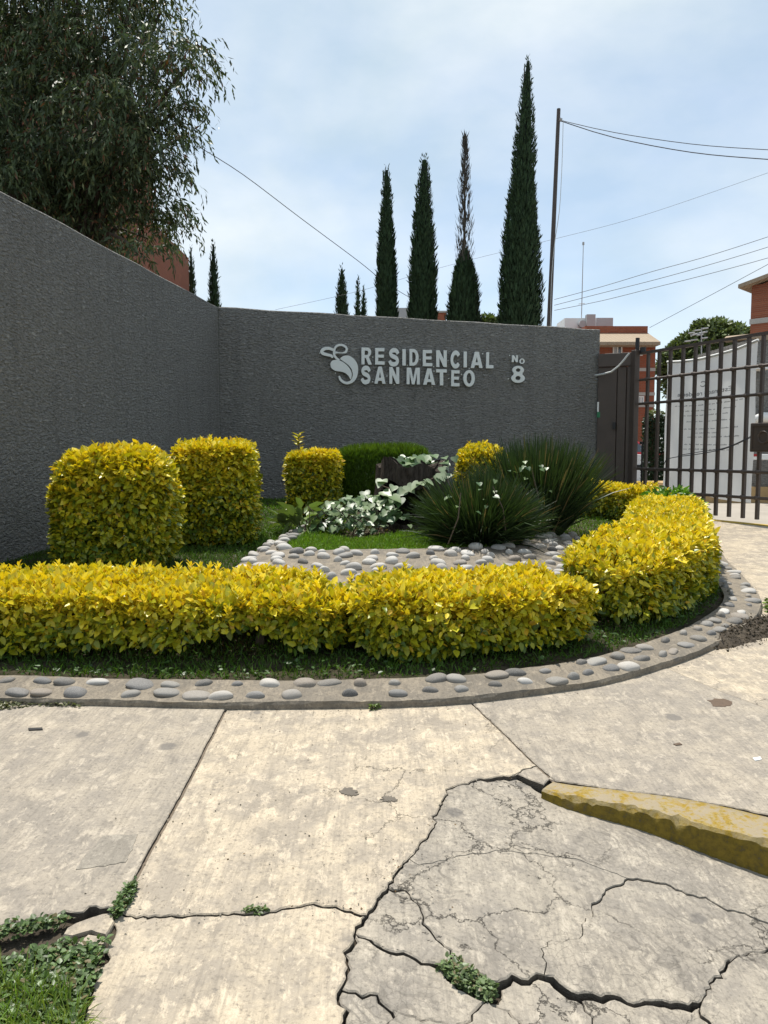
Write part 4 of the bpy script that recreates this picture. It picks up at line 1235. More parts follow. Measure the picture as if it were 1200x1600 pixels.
def hedge(name, spine, hw, z0, z1, label, n, leaf=(.037, .060), e=5.0, cat='hedge', group=None, gold=True, stems=None, lumpy=0.05, sprigs=40, gappy=0):
    """clipped hedge swept along spine [(x, y)], half width hw, z0 / z1 heights above the bed"""
    pl = [Vector((x, y, 0)) for x, y in spine]
    L = [0]
    for a, b in zip(pl[:-1], pl[1:]): L.append(L[-1] + (b - a).length)
    tot = L[-1]; half = tot / 2; hz = (z1 - z0) / 2
    mid = pl[len(pl) // 2]
    o = thing(name, (mid.x, mid.y, bz(mid.x, mid.y)), label, cat, group)
    xs = np.array([p.x for p in pl]); ys = np.array([p.y for p in pl]); LL = np.array(L)
    def mapp(q, nr):
        s = np.clip(q[:, 0] + half, 0, tot); x = np.interp(s, LL, xs); y = np.interp(s, LL, ys)
        ex = np.interp(np.clip(s + .05, 0, tot), LL, xs) - np.interp(np.clip(s - .05, 0, tot), LL, xs)
        ey = np.interp(np.clip(s + .05, 0, tot), LL, ys) - np.interp(np.clip(s - .05, 0, tot), LL, ys)
        m = np.hypot(ex, ey); ex /= m; ey /= m
        over = q[:, 0] + half - s
        X = x + ex * over - ey * q[:, 1]; Y = y + ey * over + ex * q[:, 1]
        Z = bed_z(X, Y) + z0 + hz + q[:, 2]
        N = np.stack([ex * nr[:, 0] - ey * nr[:, 1], ey * nr[:, 0] + ex * nr[:, 1], nr[:, 2]], 1)
        return np.stack([X, Y, Z], 1), N
    # outer, clipped shell
    n = int(n * 1.35)
    q, nr = superquad(n, (half, hw, hz), e, bottom=True)
    p, N = mapp(q, nr)
    dep = rng.beta(1.0, 2.0, n) * 0.20
    p = p + N * (lumpy * lump(p, 3.0) + 0.4 * lumpy * lump(p, 9.0) + 0.032 * np.clip(lump(p, 17.0), -1, 1) - dep)[:, None]
    rnd = unit(rng.normal(0, 1, (n, 3)))
    topm = np.clip(N[:, 2], 0, 1)[:, None]
    ax = unit(N * (0.55 + .2 * topm) + np.array([[0, 0, 1]]) * (0.30 * topm - .22 * (1 - topm)) + rnd * 0.75)
    nm = unit(N * 0.65 + np.array([[0, 0, 0.7]]) + unit(rng.normal(0, 1, (n, 3))) * 0.55)
    Ls = rng.uniform(leaf[0], leaf[1], n) * rng.choice([.6, .85, 1.0, 1.0, 1.15, 1.35], n); Ws = Ls * rng.uniform(.52, .72, n)
    hrel = (q[:, 2] / hz + 1) / 2
    if gold: col = gold_cols(n, 0.13 + 0.66 * hrel ** 1.2 + 0.10 * topm[:, 0] + .13 * lump(p, 5) + .10 * lump(p, 15))  # yellow top, dark foot: leaf age plus light and shade put into the colour
    else:
        col = np.array([[0.07, 0.13, 0.018]]) * rng.uniform(.7, 1.5, (n, 1)) + np.array([[.05, .045, 0]]) * rng.random((n, 1)) * hrel[:, None]
    if gappy:
        hb_ = p[:, 2] - bed_z(p[:, 0], p[:, 1])
        kk = hb_ > gappy * (0.55 + 0.9 * lump(p * np.array([[1, 1, 0]]), 4.5)) + rng.normal(0, .02, n)
        p, ax, nm, Ls, Ws, col = p[kk], ax[kk], nm[kk], Ls[kk], Ws[kk], col[kk]
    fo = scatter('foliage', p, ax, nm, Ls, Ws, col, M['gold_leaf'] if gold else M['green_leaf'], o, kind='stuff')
    # young shoots: rosettes standing proud of the clipped top
    if sprigs:
        q, nr = superquad(sprigs, (half, hw, hz), e); q[:, 2] = np.maximum(q[:, 2], hz * .4); p, N = mapp(q, nr)
        m = 9
        P_ = np.repeat(p + N * .0, m, 0); k = np.tile(np.arange(m), sprigs); th = k * 2.4 + np.repeat(rng.uniform(0, 6, sprigs), m)
        hgt = np.repeat(rng.uniform(.02, .075, sprigs), m)
        P_ = P_ + np.array([[0, 0, 1]]) * (hgt * (k / m))[:, None]
        rad = np.stack([np.cos(th), np.sin(th), np.full(len(th), .55)], 1) + np.stack([th * 0, th * 0, k / m * 1.1], 1)
        Ls = rng.uniform(leaf[0], leaf[1], len(P_)) * .95
        col = gold_cols(len(P_), .9) if gold else np.array([[0.11, 0.20, 0.02]]) * rng.uniform(.8, 1.3, (len(P_), 1))
        scatter('shoot_tips', P_, rad, np.stack([-np.cos(th) * .6, -np.sin(th) * .6, np.ones(len(th))], 1), Ls, Ls * .5, col, M['gold_leaf'] if gold else M['green_leaf'], o, kind='stuff')
    # woody stems and inner twigs
    stems = stems if stems is not None else max(2, int(tot / .45))
    for k in range(stems):
        s = tot * (k + .5 + random.uniform(-.25, .25)) / stems
        x = float(np.interp(s, LL, xs)); y = float(np.interp(s, LL, ys)); zb = bz(x, y)
        mb = MB(); r0 = random.uniform(.018, .03)
        f = Vector((x + random.uniform(-.04, .04), y + random.uniform(-.04, .04), zb + max(.1, z0 + hz * .45)))
        mb.tube([(x, y, zb - .05), (x + .01, y, zb + .06), f], [r0 * 1.3, r0, r0 * .8], 6)
        for b in range(7):
            a = random.uniform(0, 6.28); l_ = random.uniform(.12, .3)
            g_ = f + Vector((math.cos(a) * min(l_, hw * .8), math.sin(a) * min(l_, hw * .8), random.uniform(.05, max(.08, hz))))
            mb.tube([f, f.lerp(g_, .5) + Vector((0, 0, .02)), g_], [r0 * .6, r0 * .4, r0 * .2], 4)
        mb.build('stem', M['twig'], o)
    return o

HG = 'clipped golden hedge sections along the kerb'
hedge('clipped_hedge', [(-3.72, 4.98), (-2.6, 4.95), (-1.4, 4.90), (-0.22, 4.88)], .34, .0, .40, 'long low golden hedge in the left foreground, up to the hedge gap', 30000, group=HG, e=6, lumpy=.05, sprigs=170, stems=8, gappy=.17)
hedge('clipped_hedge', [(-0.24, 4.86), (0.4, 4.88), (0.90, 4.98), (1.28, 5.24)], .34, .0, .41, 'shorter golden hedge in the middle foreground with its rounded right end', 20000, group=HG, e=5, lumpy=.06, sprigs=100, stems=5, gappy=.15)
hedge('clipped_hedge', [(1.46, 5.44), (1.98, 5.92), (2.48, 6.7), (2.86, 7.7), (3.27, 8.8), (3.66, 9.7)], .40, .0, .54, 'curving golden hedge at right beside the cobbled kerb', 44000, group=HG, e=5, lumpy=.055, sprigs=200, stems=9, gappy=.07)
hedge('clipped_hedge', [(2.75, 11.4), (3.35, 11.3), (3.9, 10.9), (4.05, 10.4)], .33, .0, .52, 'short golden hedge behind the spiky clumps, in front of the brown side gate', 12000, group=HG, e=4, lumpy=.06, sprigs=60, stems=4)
SH = 'clipped golden shrubs in front of the walls'
hedge('box_shrub', [(-2.88, 6.75), (-2.4, 6.83), (-1.88, 6.9)], .50, .0, 1.04, 'broad dome-topped golden shrub beside the left wall', 22000, group=SH, e=3.6, cat='shrub', lumpy=.07, sprigs=60, leaf=(.044, .070))
hedge('box_shrub', [(-2.27, 8.35), (-1.85, 8.4), (-1.42, 8.45)], .43, .02, 1.07, 'square-clipped golden shrub second from left, nearer the wall corner', 17000, group=SH, e=7, cat='shrub', lumpy=.035, sprigs=50, leaf=(.044, .070))
hedge('box_shrub', [(-1.34, 10.8), (-0.98, 10.8), (-0.62, 10.8)], 0.36, .04, .88, 'small square golden shrub left of the stump', 9000, group=SH, e=7, cat='shrub', lumpy=.035, sprigs=40, leaf=(.044, .070))
hedge('box_shrub', [(1.08, 11.4), (1.43, 11.4), (1.8, 11.4)], .36, .04, .96, 'small rounded golden shrub behind the spiky clumps', 9000, group=SH, e=3, cat='shrub', lumpy=.06, sprigs=50, leaf=(.044, .070))
# upright shoot left on the small square shrub
sh = GB(466, 800); st = P(466, 700, 10.8)
sho = thing('shrub_shoot', tuple(st), 'single upright golden shoot sticking out of the small square shrub', 'shoot')
mb = MB(); mb.tube([st - Vector((0, 0, .15)), st + Vector((.01, 0, .2))], .006, 5); mb.build('stem', M['twig'], sho)
pp, aa = [], []
for k in range(14):
    z = .02 + .18 * k / 14; a = k * 2.4
    pp.append((st.x, st.y, st.z + z)); aa.append((math.cos(a), math.sin(a), .45))
pp = np.array(pp); aa = np.array(aa)
scatter('leaf', pp, aa, np.array([[0, 0, 1.0]] * 14), np.full(14, .11), np.full(14, .055), gold_cols(14, .7), M['gold_leaf'], sho)

# grassy green hedge behind the stump: fine upright needles
def needle_hedge(name, c, dims, n, label):
    o = thing(name, (c[0], c[1], bz(*c)), label, 'hedge')
    zb = bz(*c); hz = dims[2] / 2
    q, nr = superquad(n, (dims[0] / 2, dims[1] / 2, hz), 4)
    p = q + np.array([[c[0], c[1], zb + hz]]) - nr * (rng.beta(1, 2, n) * .15)[:, None]
    p = p + nr * (.03 * lump(p, 4))[:, None]
    ax = unit(nr * .55 + np.array([[0, 0, .75]]) + rng.normal(0, .35, (n, 3)))
    Ls = rng.uniform(.06, .13, n)
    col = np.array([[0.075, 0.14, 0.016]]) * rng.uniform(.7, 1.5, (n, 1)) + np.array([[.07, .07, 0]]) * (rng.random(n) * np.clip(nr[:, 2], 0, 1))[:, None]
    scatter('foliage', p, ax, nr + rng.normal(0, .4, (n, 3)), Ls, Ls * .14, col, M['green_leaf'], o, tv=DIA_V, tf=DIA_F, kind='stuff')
    for k in (-.3, .3):
        mb = MB(); mb.tube([(c[0] + k, c[1], zb - .05), (c[0] + k, c[1], zb + hz)], .03, 6); mb.build('stem', M['twig'], o)
needle_hedge('needle_hedge', (-.02, 11.8), (1.45, .7, .92), 26000, 'low fine-leaved green hedge behind the stump against the wall')

# leafy green plant among the far golden hedge
def leafy(name, c, r, h, n, label, cat, leaf=(.07, .12), base=(.10, .21, .02)):
    zb = bz(*c); o = thing(name, (c[0], c[1], zb), label, cat)
    th = rng.uniform(0, 6.28, n); rr_ = r * np.sqrt(rng.random(n)); zz = h * (1 - .5 * (rr_ / r) ** 2) * rng.uniform(.35, 1, n)
    p = np.stack([c[0] + rr_ * np.cos(th), c[1] + rr_ * np.sin(th), zb + zz], 1)
    ax = np.stack([np.cos(th), np.sin(th), rng.uniform(.1, 1.2, n)], 1) + rng.normal(0, .4, (n, 3))
    L_ = rng.uniform(*leaf, n)
    scatter('foliage', p, ax, np.array([[0, 0, 1.0]]) + rng.normal(0, .4, (n, 3)), L_, L_ * .35, np.array([base]) * rng.uniform(.6, 1.4, (n, 1)), M['green_leaf'], o, kind='stuff', bend=rng.uniform(0, .4, n))
    mb = MB()
    for k in range(6):
        a = k * 1.1; mb.tube([(c[0], c[1], zb - .03), (c[0] + .5 * r * math.cos(a), c[1] + .5 * r * math.sin(a), zb + h * .7)], [.01, .005], 5)
    mb.build('stem', M['twig'], o)
leafy('leafy_plant', (3.82, 10.25), .42, .60, 900, 'bright green leafy plant growing out of the golden hedge by the gate', 'plant', (.10, .17))
leafy('ground_weed', (-.95, 8.9), .22, .32, 70, 'few long pale weed leaves beside the square-clipped shrub', 'weed', (.2, .34), (.16, .22, .07))

# ---- spiky iris-like clumps
def spiky(name, c, h, spread, n, label, fan):
    zb = bz(*c); o = thing(name, (c[0], c[1], zb), label, 'plant', 'spiky strap-leaved clumps')
    m = 5
    th = rng.uniform(0, 6.28, n); rr0 = np.sqrt(rng.random(n))
    lean = np.clip(rr0 * fan + rng.normal(0, .16, n), 0, 1.35)
    base = np.stack([c[0] + spread * .26 * rr0 * np.cos(th), c[1] + spread * .22 * rr0 * np.sin(th), np.full(n, zb - .02)], 1)
    th = th + rng.normal(0, .35, n)
    d0 = np.stack([np.sin(lean) * np.cos(th), np.sin(lean) * np.sin(th), np.cos(lean)], 1)
    L_ = h * rng.uniform(.45, 1.12, n) * (1 - .12 * lean); w = rng.uniform(.006, .012, n)
    side = unit(np.cross(d0, np.array([[0.2, 1.0, 0.1]]) + rng.normal(0, .5, (n, 3))))
    V = np.zeros((n, (m + 1) * 2, 3)); d = d0.copy(); q = base.copy()
    for k in range(m + 1):
        t = k / m; ww = (w * (1 - .85 * t ** 2.2))[:, None]
        V[:, 2 * k] = q - side * ww / 2 * 2; V[:, 2 * k + 1] = q + side * ww / 2 * 2
        q = q + d * (L_ / m)[:, None]; d = unit(d + np.array([[0, 0, -.12]]) * rng.choice([.2, .6, 1, 2.2], (n, 1)) * (lean * (1 + 2 * t))[:, None])
    F = np.array([(2 * k, 2 * k + 1, 2 * k + 3, 2 * k + 2) for k in range(m)])
    F = (F[None] + (np.arange(n) * (m + 1) * 2)[:, None, None]).reshape(-1, 4)
    col = np.array([[0.030, 0.052, 0.018]]) * rng.uniform(.6, 1.6, (n, 1)); dead = rng.random(n) < .05; col[dead] = (.19, .14, .07)
    ob = mesh('foliage', V.reshape(-1, 3), F, M['green_leaf'], o, col=np.repeat(col, (m + 1) * 2, 0)); ob['kind'] = 'stuff'
    mb = MB(); mb.tube([(c[0], c[1], zb - .05), (c[0], c[1], zb + .09)], [spread * .25, spread * .12], 8); mb.build('root_crown', M['dirt'], o)
    return o
spiky('strap_leaf_clump', (1.0, 7.95), .80, .80, 4200, 'nearer rounded spiky dark green clump right of the stump', .78)
spiky('strap_leaf_clump', (1.82, 9.0), 1.12, .95, 4000, 'taller spiky dark green clump further back by the hedge', .45)

# ---- hollow stump with vine
SX, SY = .33, 9.65
sz = bz(SX, SY) + .02
stump = thing('tree_stump', (SX, SY, sz), 'dark hollow rotten tree stump in the middle of the mound', 'tree stump')
def stump_r(th, t):
    r = .44 + .035 * math.sin(3 * th + 1) + .03 * math.sin(7 * th) + .02 * math.sin(17 * th + 4 * t)
    return r * (1 + .25 * (1 - t) ** 3) * (1 - .06 * t)
NT_, NH = 64, 14; sv, sf = [], []
def hole(th, t):   # dark opening on the side towards the viewer
    a = (th + math.pi / 2 + math.pi) % (2 * math.pi) - math.pi
    return (abs(a + .25) / .95) ** 2 + ((t - .40) / .28) ** 2 < 1 + .2 * math.sin(5 * th)
for j in range(NH + 1):
    for i in range(NT_):
        th = 2 * math.pi * i / NT_; t_ = j / NH
        r = stump_r(th, t_); z = sz - .08 + .84 * t_ + (.05 * math.sin(5 * th + 1) + .05 * math.sin(2 * th)) * t_
        sv.append((SX + r * math.cos(th), SY + r * math.sin(th), z))
for j in range(NH):
    for i in range(NT_):
        if not hole(2 * math.pi * (i + .5) / NT_, (j + .5) / NH):
            k = (i + 1) % NT_; sf.append((j * NT_ + i, j * NT_ + k, (j + 1) * NT_ + k, (j + 1) * NT_ + i))
t = NT('stump_bark'); p = t.pos((1, 1, .3))
n1 = t.noise(p, 16, 8, .7, .4)
c = t.mix(t.ramp(n1, [(.35, 0), (.68, 1)]), (.022, .017, .013), (.115, .092, .075))
M['stump'] = t.fin(c, .95, t.bump(n1, 1.0, .05), 0, .15)
mesh('bark', sv, sf, M['stump'], stump, smooth=True)
iv = [(SX + (x - SX) * .80, SY + (y - SY) * .80, z) for x, y, z in sv]
ff = [(j * NT_ + (i + 1) % NT_, j * NT_ + i, (j + 1) * NT_ + i, (j + 1) * NT_ + (i + 1) % NT_) for j in range(NH) for i in range(NT_) if not hole(2 * math.pi * (i + .5) / NT_, (j + .5) / NH)]
mesh('inner_wall', iv, ff, M['stump'], stump, smooth=True)
top = sv[NH * NT_:]; itop = [(SX + (x - SX) * .35, SY + (y - SY) * .35, z - .10) for x, y, z in top]
mesh('rotten_top', top + itop, [(i, (i + 1) % NT_, NT_ + (i + 1) % NT_, NT_ + i) for i in range(NT_)] + [tuple(range(NT_, 2 * NT_))], M['stump'], stump)

HEART = [(0, 0, 0), (-.12, .22, .03), (-.05, .42, .06), (.15, .50, .07), (.42, .42, .05), (.72, .22, .0), (1.0, 0, -.10), (.72, -.22, .0), (.42, -.42, .05), (.15, -.50, .07), (-.05, -.42, .06), (-.12, -.22, .03), (.4, 0, -.03)]
hm = []
for k in range(5):
    me = bpy.data.meshes.new('leaf'); me.from_pydata(HEART, [], [(12, i, (i + 1)) for i in range(11)] + [(12, 11, 0)]); me.update()
    c0 = [(.22, .29, .16), (.17, .24, .10), (.10, .17, .06), (.27, .33, .20), (.055, .11, .035)][k]
    a = me.color_attributes.new('Col', 'FLOAT_COLOR', 'POINT')
    for i in range(13):
        f_ = 1.15 if i in (12, 0, 6) else 0.92
        a.data[i].color = (c0[0] * f_, c0[1] * f_, c0[2] * f_, 1)
    me.materials.append(M['vine_leaf']); me.polygons.foreach_set('use_smooth', np.ones(len(me.polygons), bool)); hm.append(me)

def vine_leaf(par, p, size, k=None, face=None):
    # hang the leaf so that its face looks up and towards the open side
    a = random.uniform(-1.1, 1.1) - math.pi / 2
    ax = Vector((math.cos(a), math.sin(a), random.uniform(-1.1, .1))).normalized()
    nn = Vector((random.uniform(-.4, .4), -.45 + random.uniform(-.3, .3), 1)).normalized()
    nn = (nn - ax * nn.dot(ax)).normalized(); b = nn.cross(ax)
    m = Matrix((ax, b, nn)).transposed().to_euler()
    return place(hm[k if k is not None else random.choice((0, 1, 1, 2, 2, 4, 4))], 'leaf', par, p, m, (size, size, size))

vo = GB(545, 825)
vine = thing('heart_leaf_vine', tuple(vo), 'pale heart-leaved vine sprawling on the ground left of the stump', 'vine')
for k in range(260):
    px = random.gauss(545, 42); py = 838 - abs(random.gauss(0, 1)) * 30
    px = min(max(px, 470), 640)
    hgt = .07 + .40 * max(0, 1 - ((px - 560) / 95) ** 2) * random.random()
    d = random.uniform(8.5, 9.2)
    x = (px - 600) / 1200 * d; vine_leaf(vine, (x, d, bz(x, d) + hgt), random.uniform(.06, .105))
mb = MB()
for k in range(26):
    x0 = random.uniform(-.85, .15); d = random.uniform(8.6, 9.2); z = bz(x0, d)
    mb.tube([(x0, d, z), (x0 + random.uniform(-.1, .1), d - .05, z + .15), (x0 + random.uniform(-.2, .2), d - .12, z + .22 + random.random() * .15)], .006, 4)
mb.build('stalk', M['twig'], vine)
v2 = thing('heart_leaf_vine', (SX, SY - .3, sz + .75), 'pale heart-leaved vine trailing over the top and front of the stump', 'vine')
trail = [P(592, 757, 9.2), P(612, 764, 9.12), P(632, 762, 9.1), P(652, 757, 9.08), P(668, 752, 9.08), P(681, 744, 9.1), P(692, 733, 9.25), P(690, 722, 9.4)]
mb = MB(); mb.tube(catmull(trail, .05), .008, 5); mb.build('stalk', M['twig'], v2)
for k, q in enumerate(catmull(trail, .13)):
    for _ in range(2): vine_leaf(v2, q + Vector((random.uniform(-.05, .05), -.05, random.uniform(-.06, .06))), random.uniform(.10, .15), random.choice((0, 3)))
for k in range(34):
    a = random.uniform(0, 6.28); r = random.uniform(.05, .48)
    x, y = SX + .08 + r * math.cos(a), SY + r * math.sin(a)
    vine_leaf(v2, (x, y, sz + .76 + random.uniform(0, .12)), random.uniform(.08, .14))
for k in range(30):
    q = P(random.uniform(566, 624), random.uniform(768, 812), random.uniform(8.9, 9.1)); vine_leaf(v2, q, random.uniform(.11, .16), random.choice((1, 2, 4, 4)))
v3 = thing('heart_leaf_vine', (1.2, 7.9, bz(1.2, 7.9)), 'few pale heart-shaped vine leaves climbing through the spiky clumps', 'vine')
for k in range(22):
    q = P(random.uniform(690, 800), random.uniform(748, 800), random.uniform(7.3, 7.7)) if k < 11 else P(random.uniform(790, 862), random.uniform(718, 790), random.uniform(8.2, 8.5))
    vine_leaf(v3, q, random.uniform(.04, .065))
mb = MB()
for a, b, d in (((700, 850), (720, 770), 7.4), ((790, 830), (770, 760), 7.5), ((840, 820), (830, 730), 8.3)):
    mb = MB(); mb.tube([P(*a, d), P((a[0] + b[0]) / 2 + 6, (a[1] + b[1]) / 2, d - .05), P(*b, d)], .006, 5); mb.build('stalk', M['twig'], v3)

# leaf litter and twigs in front of the stump
n = 900
lp = np.array([GB(random.gauss(655, 40), random.uniform(822, 848)) for _ in range(n)]); lp[:, 2] += rng.uniform(.01, .04, n)
lo = scatter('leaf_litter', lp, np.stack([rng.normal(0, 1, n), rng.normal(0, 1, n), rng.normal(0, .25, n)], 1), np.array([[0, 0, 1.0]]) + rng.normal(0, .4, (n, 3)), rng.uniform(.03, .07, n), rng.uniform(.012, .03, n),
             np.array([[.14, .10, .06]]) * rng.uniform(.4, 1.6, (n, 1)), M['green_leaf'], None, tuple(lp[0]))
props(lo, 'brown dead leaves and litter on the mound before the stump', 'leaf litter', kind='stuff')
for q, lb in (([(612, 818), (632, 832), (648, 842)], 'thin dead stick lying left below the stump'), ([(640, 838), (660, 828), (676, 822)], 'thin dead stick lying right below the stump')):
    w = [GB(*a) + Vector((0, 0, .04)) for a in q]; mb = MB(); mb.tube(w, [.012, .010, .006], 5)
    mb.tube([w[1], w[1] + Vector((.08, -.05, .05))], [.006, .003], 4); props(mb.build('dead_stick', M['twig'], org=tuple(w[0])), lb, 'stick')

# ---- grass in the bed
def grass(name, pts, h, col, label, w=.006, lean=.45):
    n = len(pts)
    ax = np.array([[0, 0, 1.0]]) + np.concatenate([rng.normal(0, lean, (n, 2)), np.zeros((n, 1))], 1)
    L_ = rng.uniform(h[0], h[1], n)
    o = scatter(name, pts, ax, rng.normal(0, 1, (n, 3)), L_, w * rng.uniform(.7, 1.5, n), np.array([col]) * rng.uniform(.6, 1.5, (n, 1)) * (1 + rng.normal(0, .08, (n, 3))), M['grass'], None, (0, 0, 0), tv=BLADE_V[:7], tf=None, bend=rng.uniform(0, .5, n)) if False else \
        scatter(name, pts, ax, rng.normal(0, 1, (n, 3)), L_, w * rng.uniform(.7, 1.5, n), np.clip(np.array([col]) * rng.uniform(.6, 1.5, (n, 1)) * (1 + rng.normal(0, .08, (n, 3))), 0, 1), M['grass'], None, (float(pts[0][0]), float(pts[0][1]), float(pts[0][2])), tv=BLADE_V, tf=BLADE_F, bend=rng.uniform(0, .6, n))
    props(o, label, 'grass', kind='stuff'); return o
def bed_points(n, test):
    x = rng.uniform(-4, 5, n); y = rng.uniform(4.1, 14, n)
    m = in_poly(x, y, bed_poly); x, y = x[m], y[m]
    m = test(x, y); x, y = x[m], y[m]
    return np.stack([x, y, bed_z(x, y) - .005], 1)
rim_poly = [(p.x, p.y) for p in RO] + [(p.x, p.y) for p in RI[::-1]]
inner_poly = [(p.x, p.y) for p in RI] + [(1.3, 9.4), (-.2, 9.4)]
def t_out(x, y):
    d = poly_dist(x, y, KI2)
    k = lump(np.stack([x, y, x * 0], 1), 2.4)
    return (~in_poly(x, y, rim_poly)) & (~in_poly(x, y, inner_poly)) & (k > -.8) & (poly_dist(x, y, [(p.x, p.y) for p in KO[::6]]) > .33 ) & (y < 9.6)
grass('bed_grass', bed_points(260000, t_out)[:60000], (.03, .075), (.065, .125, .014), 'short green grass under and behind the golden hedges')
def t_in(x, y): return in_poly(x, y, inner_poly) & (y < 8.45 + .25 * np.sin(x * 5))
grass('mound_grass', bed_points(500000, t_in)[:30000] + np.array([[0, 0, .05]]), (.04, .085), (.13, .235, .02), 'bright green turf on the front of the stump mound')
def t_far(x, y): return (y > 9.6) & (x > 1.9) | ((y > 8) & (x < -.4)) 
grass('far_bed_grass', bed_points(120000, t_far)[:22000], (.04, .09), (.10, .19, .018), 'green grass at the back of the bed by the walls', .01)
# low clover-like leaves in the shade below the hedge
pts = bed_points(90000, lambda x, y: (poly_dist(x, y, KI2) < .55) & (poly_dist(x, y, [(p.x, p.y) for p in KO[::6]]) > .30))[:2500]
pts[:, 2] += rng.uniform(.01, .05, len(pts)); n = len(pts)
props(scatter('ground_cover', pts, np.concatenate([rng.normal(0, 1, (n, 2)), rng.uniform(-.1, .4, (n, 1))], 1), np.array([[0, 0, 1.0]]) + rng.normal(0, .3, (n, 3)), rng.uniform(.02, .04, n), rng.uniform(.015, .03, n), np.array([[.04, .085, .016]]) * rng.uniform(.6, 1.6, (n, 1)), M['green_leaf'], None, tuple(pts[0])), 'low round-leaved ground cover along the inner side of the kerb', 'ground cover', kind='stuff')

# ---- weeds in the pavement
def weeds(name, poly_px, n, label, size=(.012, .024), z=(.0, .03), col=(.10, .155, .055), patch=False, dens=None):
    w = [G(x, y, patchz if patch else None) for x, y in poly_px]; pl = [(p.x, p.y) for p in w]
    xs = [p[0] for p in pl]; ys = [p[1] for p in pl]
    x = rng.uniform(min(xs), max(xs), n * 6); y = rng.uniform(min(ys), max(ys), n * 6); m = in_poly(x, y, pl); x, y = x[m][:n], y[m][:n]
    zz = SLOPE * y - (np.maximum(0, .096 * (x - (.39 - (3.25 - y) * .363))) if patch else 0)
    if dens is not None:
        k = lump(np.stack([x, y, x * 0], 1), 7) > dens; x, y, zz = x[k], y[k], zz[k]
    k = len(x); p = np.stack([x, y, zz + rng.uniform(z[0], z[1], k)], 1)
    L_ = rng.uniform(*size, k)
    col_ = np.array([col]) * rng.uniform(.5, 1.5, (k, 1)); br = rng.random(k) < .1; col_[br] = (.17, .14, .07)
    o = scatter(name, p, np.concatenate([rng.normal(0, 1, (k, 2)), rng.uniform(-.2, .7, (k, 1))], 1), np.array([[0, 0, 1.0]]) + rng.normal(0, .35, (k, 3)), L_, L_ * rng.uniform(.6, .95, k), col_, M['green_leaf'], None, tuple(p[0]))
    props(o, label, 'weeds', kind='stuff'); return o
WP = [(-300, 1480), (0, 1456), (60, 1445), (112, 1436), (100, 1450), (94, 1466), (104, 1476), (128, 1486), (166, 1474), (172, 1462), (150, 1530), (128, 1600), (85, 1765), (-300, 1765)]
weeds('corner_weeds', WP, 15000, 'small-leaved weeds filling the broken lower left corner of the pavement', dens=-.42)
weeds('joint_weeds', [(180, 1436), (174, 1428), (186, 1410), (200, 1388), (212, 1384), (213, 1394), (202, 1414), (192, 1430)], 420, 'weeds sprouting in the left slab joint above the broken corner', (.01, .02), (0, .025))
weeds('crack_weeds', [(684, 1508), (700, 1500), (714, 1497), (730, 1512), (758, 1530), (772, 1540), (772, 1556), (764, 1563), (740, 1548), (716, 1538), (694, 1518)], 900, 'green weeds in the open crack of the broken ramp', (.01, .02), (-.02, .012), (.13, .18, .075), True)
weeds('kerb_weeds', [(1196, 948), (1204, 942), (1212, 950), (1206, 962), (1198, 958)], 160, 'small weed at the right foot of the cobbled kerb', (.02, .04), (0, .06), (.14, .22, .03))
weeds('kerb_weeds', [(976, 1052), (984, 1046), (994, 1050), (990, 1058), (980, 1058)], 130, 'tiny weed at the kerb foot below the right hedge', (.012, .025), (.0, .03), (.13, .20, .03))
weeds('kerb_weeds', [(930, 1068), (938, 1062), (950, 1062), (948, 1070), (936, 1072)], 120, 'tiny weed at the kerb foot left of the other kerb weed', (.012, .022), (.0, .02), (.13, .20, .03))
weeds('kerb_weeds', [(574, 1106), (582, 1100), (592, 1104), (594, 1109), (580, 1111)], 110, 'tiny weed at the kerb foot in the middle of the front', (.012, .022), (.0, .025), (.13, .20, .03))
weeds('kerb_weeds', [(-40, 1100), (20, 1094), (60, 1098), (130, 1103), (130, 1108), (60, 1104), (0, 1112), (-40, 1114)], 700, 'dry weeds and litter along the kerb foot at far left', (.012, .024), (.0, .02), (.11, .12, .05))
weeds('crack_weeds', [(378, 1424), (392, 1419), (412, 1418), (420, 1424), (400, 1427)], 160, 'sparse weeds in the horizontal slab crack', (.008, .014), (-.01, .008), (.12, .17, .06))
tp_ = [G(x, y) for x, y in [(-200, 1530), (20, 1538), (70, 1546), (110, 1565), (128, 1600), (100, 1700), (-200, 1765)]]
pl = [(p.x, p.y) for p in tp_]
x = rng.uniform(-1.9, -.4, 60000); y = rng.uniform(1.4, 2.3, 60000); m = in_poly(x, y, pl); x, y = x[m][:9000], y[m][:9000]
grass('corner_grass', np.stack([x, y, SLOPE * y - .02], 1), (.06, .13), (.17, .25, .045), 'tuft of longer grass in the lower left corner', .004, .5)

# ---- spilled soil on the kerb at right, and small litter
sp_px = [(1116, 1010), (1130, 995), (1155, 985), (1172, 972), (1200, 962), (1250, 965), (1240, 985), (1205, 996), (1175, 1003), (1150, 1012), (1125, 1016)]
w = [G(*q) for q in sp_px]; pl = [(p.x, p.y) for p in w]
hx = np.arange(min(p[0] for p in pl), max(p[0] for p in pl), .02); hy = np.arange(min(p[1] for p in pl), max(p[1] for p in pl), .02)
HX, HY = np.meshgrid(hx, hy); dd = poly_dist(HX.ravel(), HY.ravel(), pl + [pl[0]]).reshape(HX.shape); NZ_ = np.stack([HX, HY, HX * 0], -1).reshape(-1, 3)
ii = in_poly(HX + .05 * lump(NZ_, 9).reshape(HX.shape), HY + .05 * lump(NZ_ + 3.1, 11).reshape(HX.shape), pl)
dko = poly_dist(HX.ravel(), HY.ravel(), [(p.x, p.y) for p in KO]).reshape(HX.shape)
onk = in_poly(HX, HY, [(p.x, p.y) for p in KO] + [(p.x, p.y) for p in KI[::-1]])
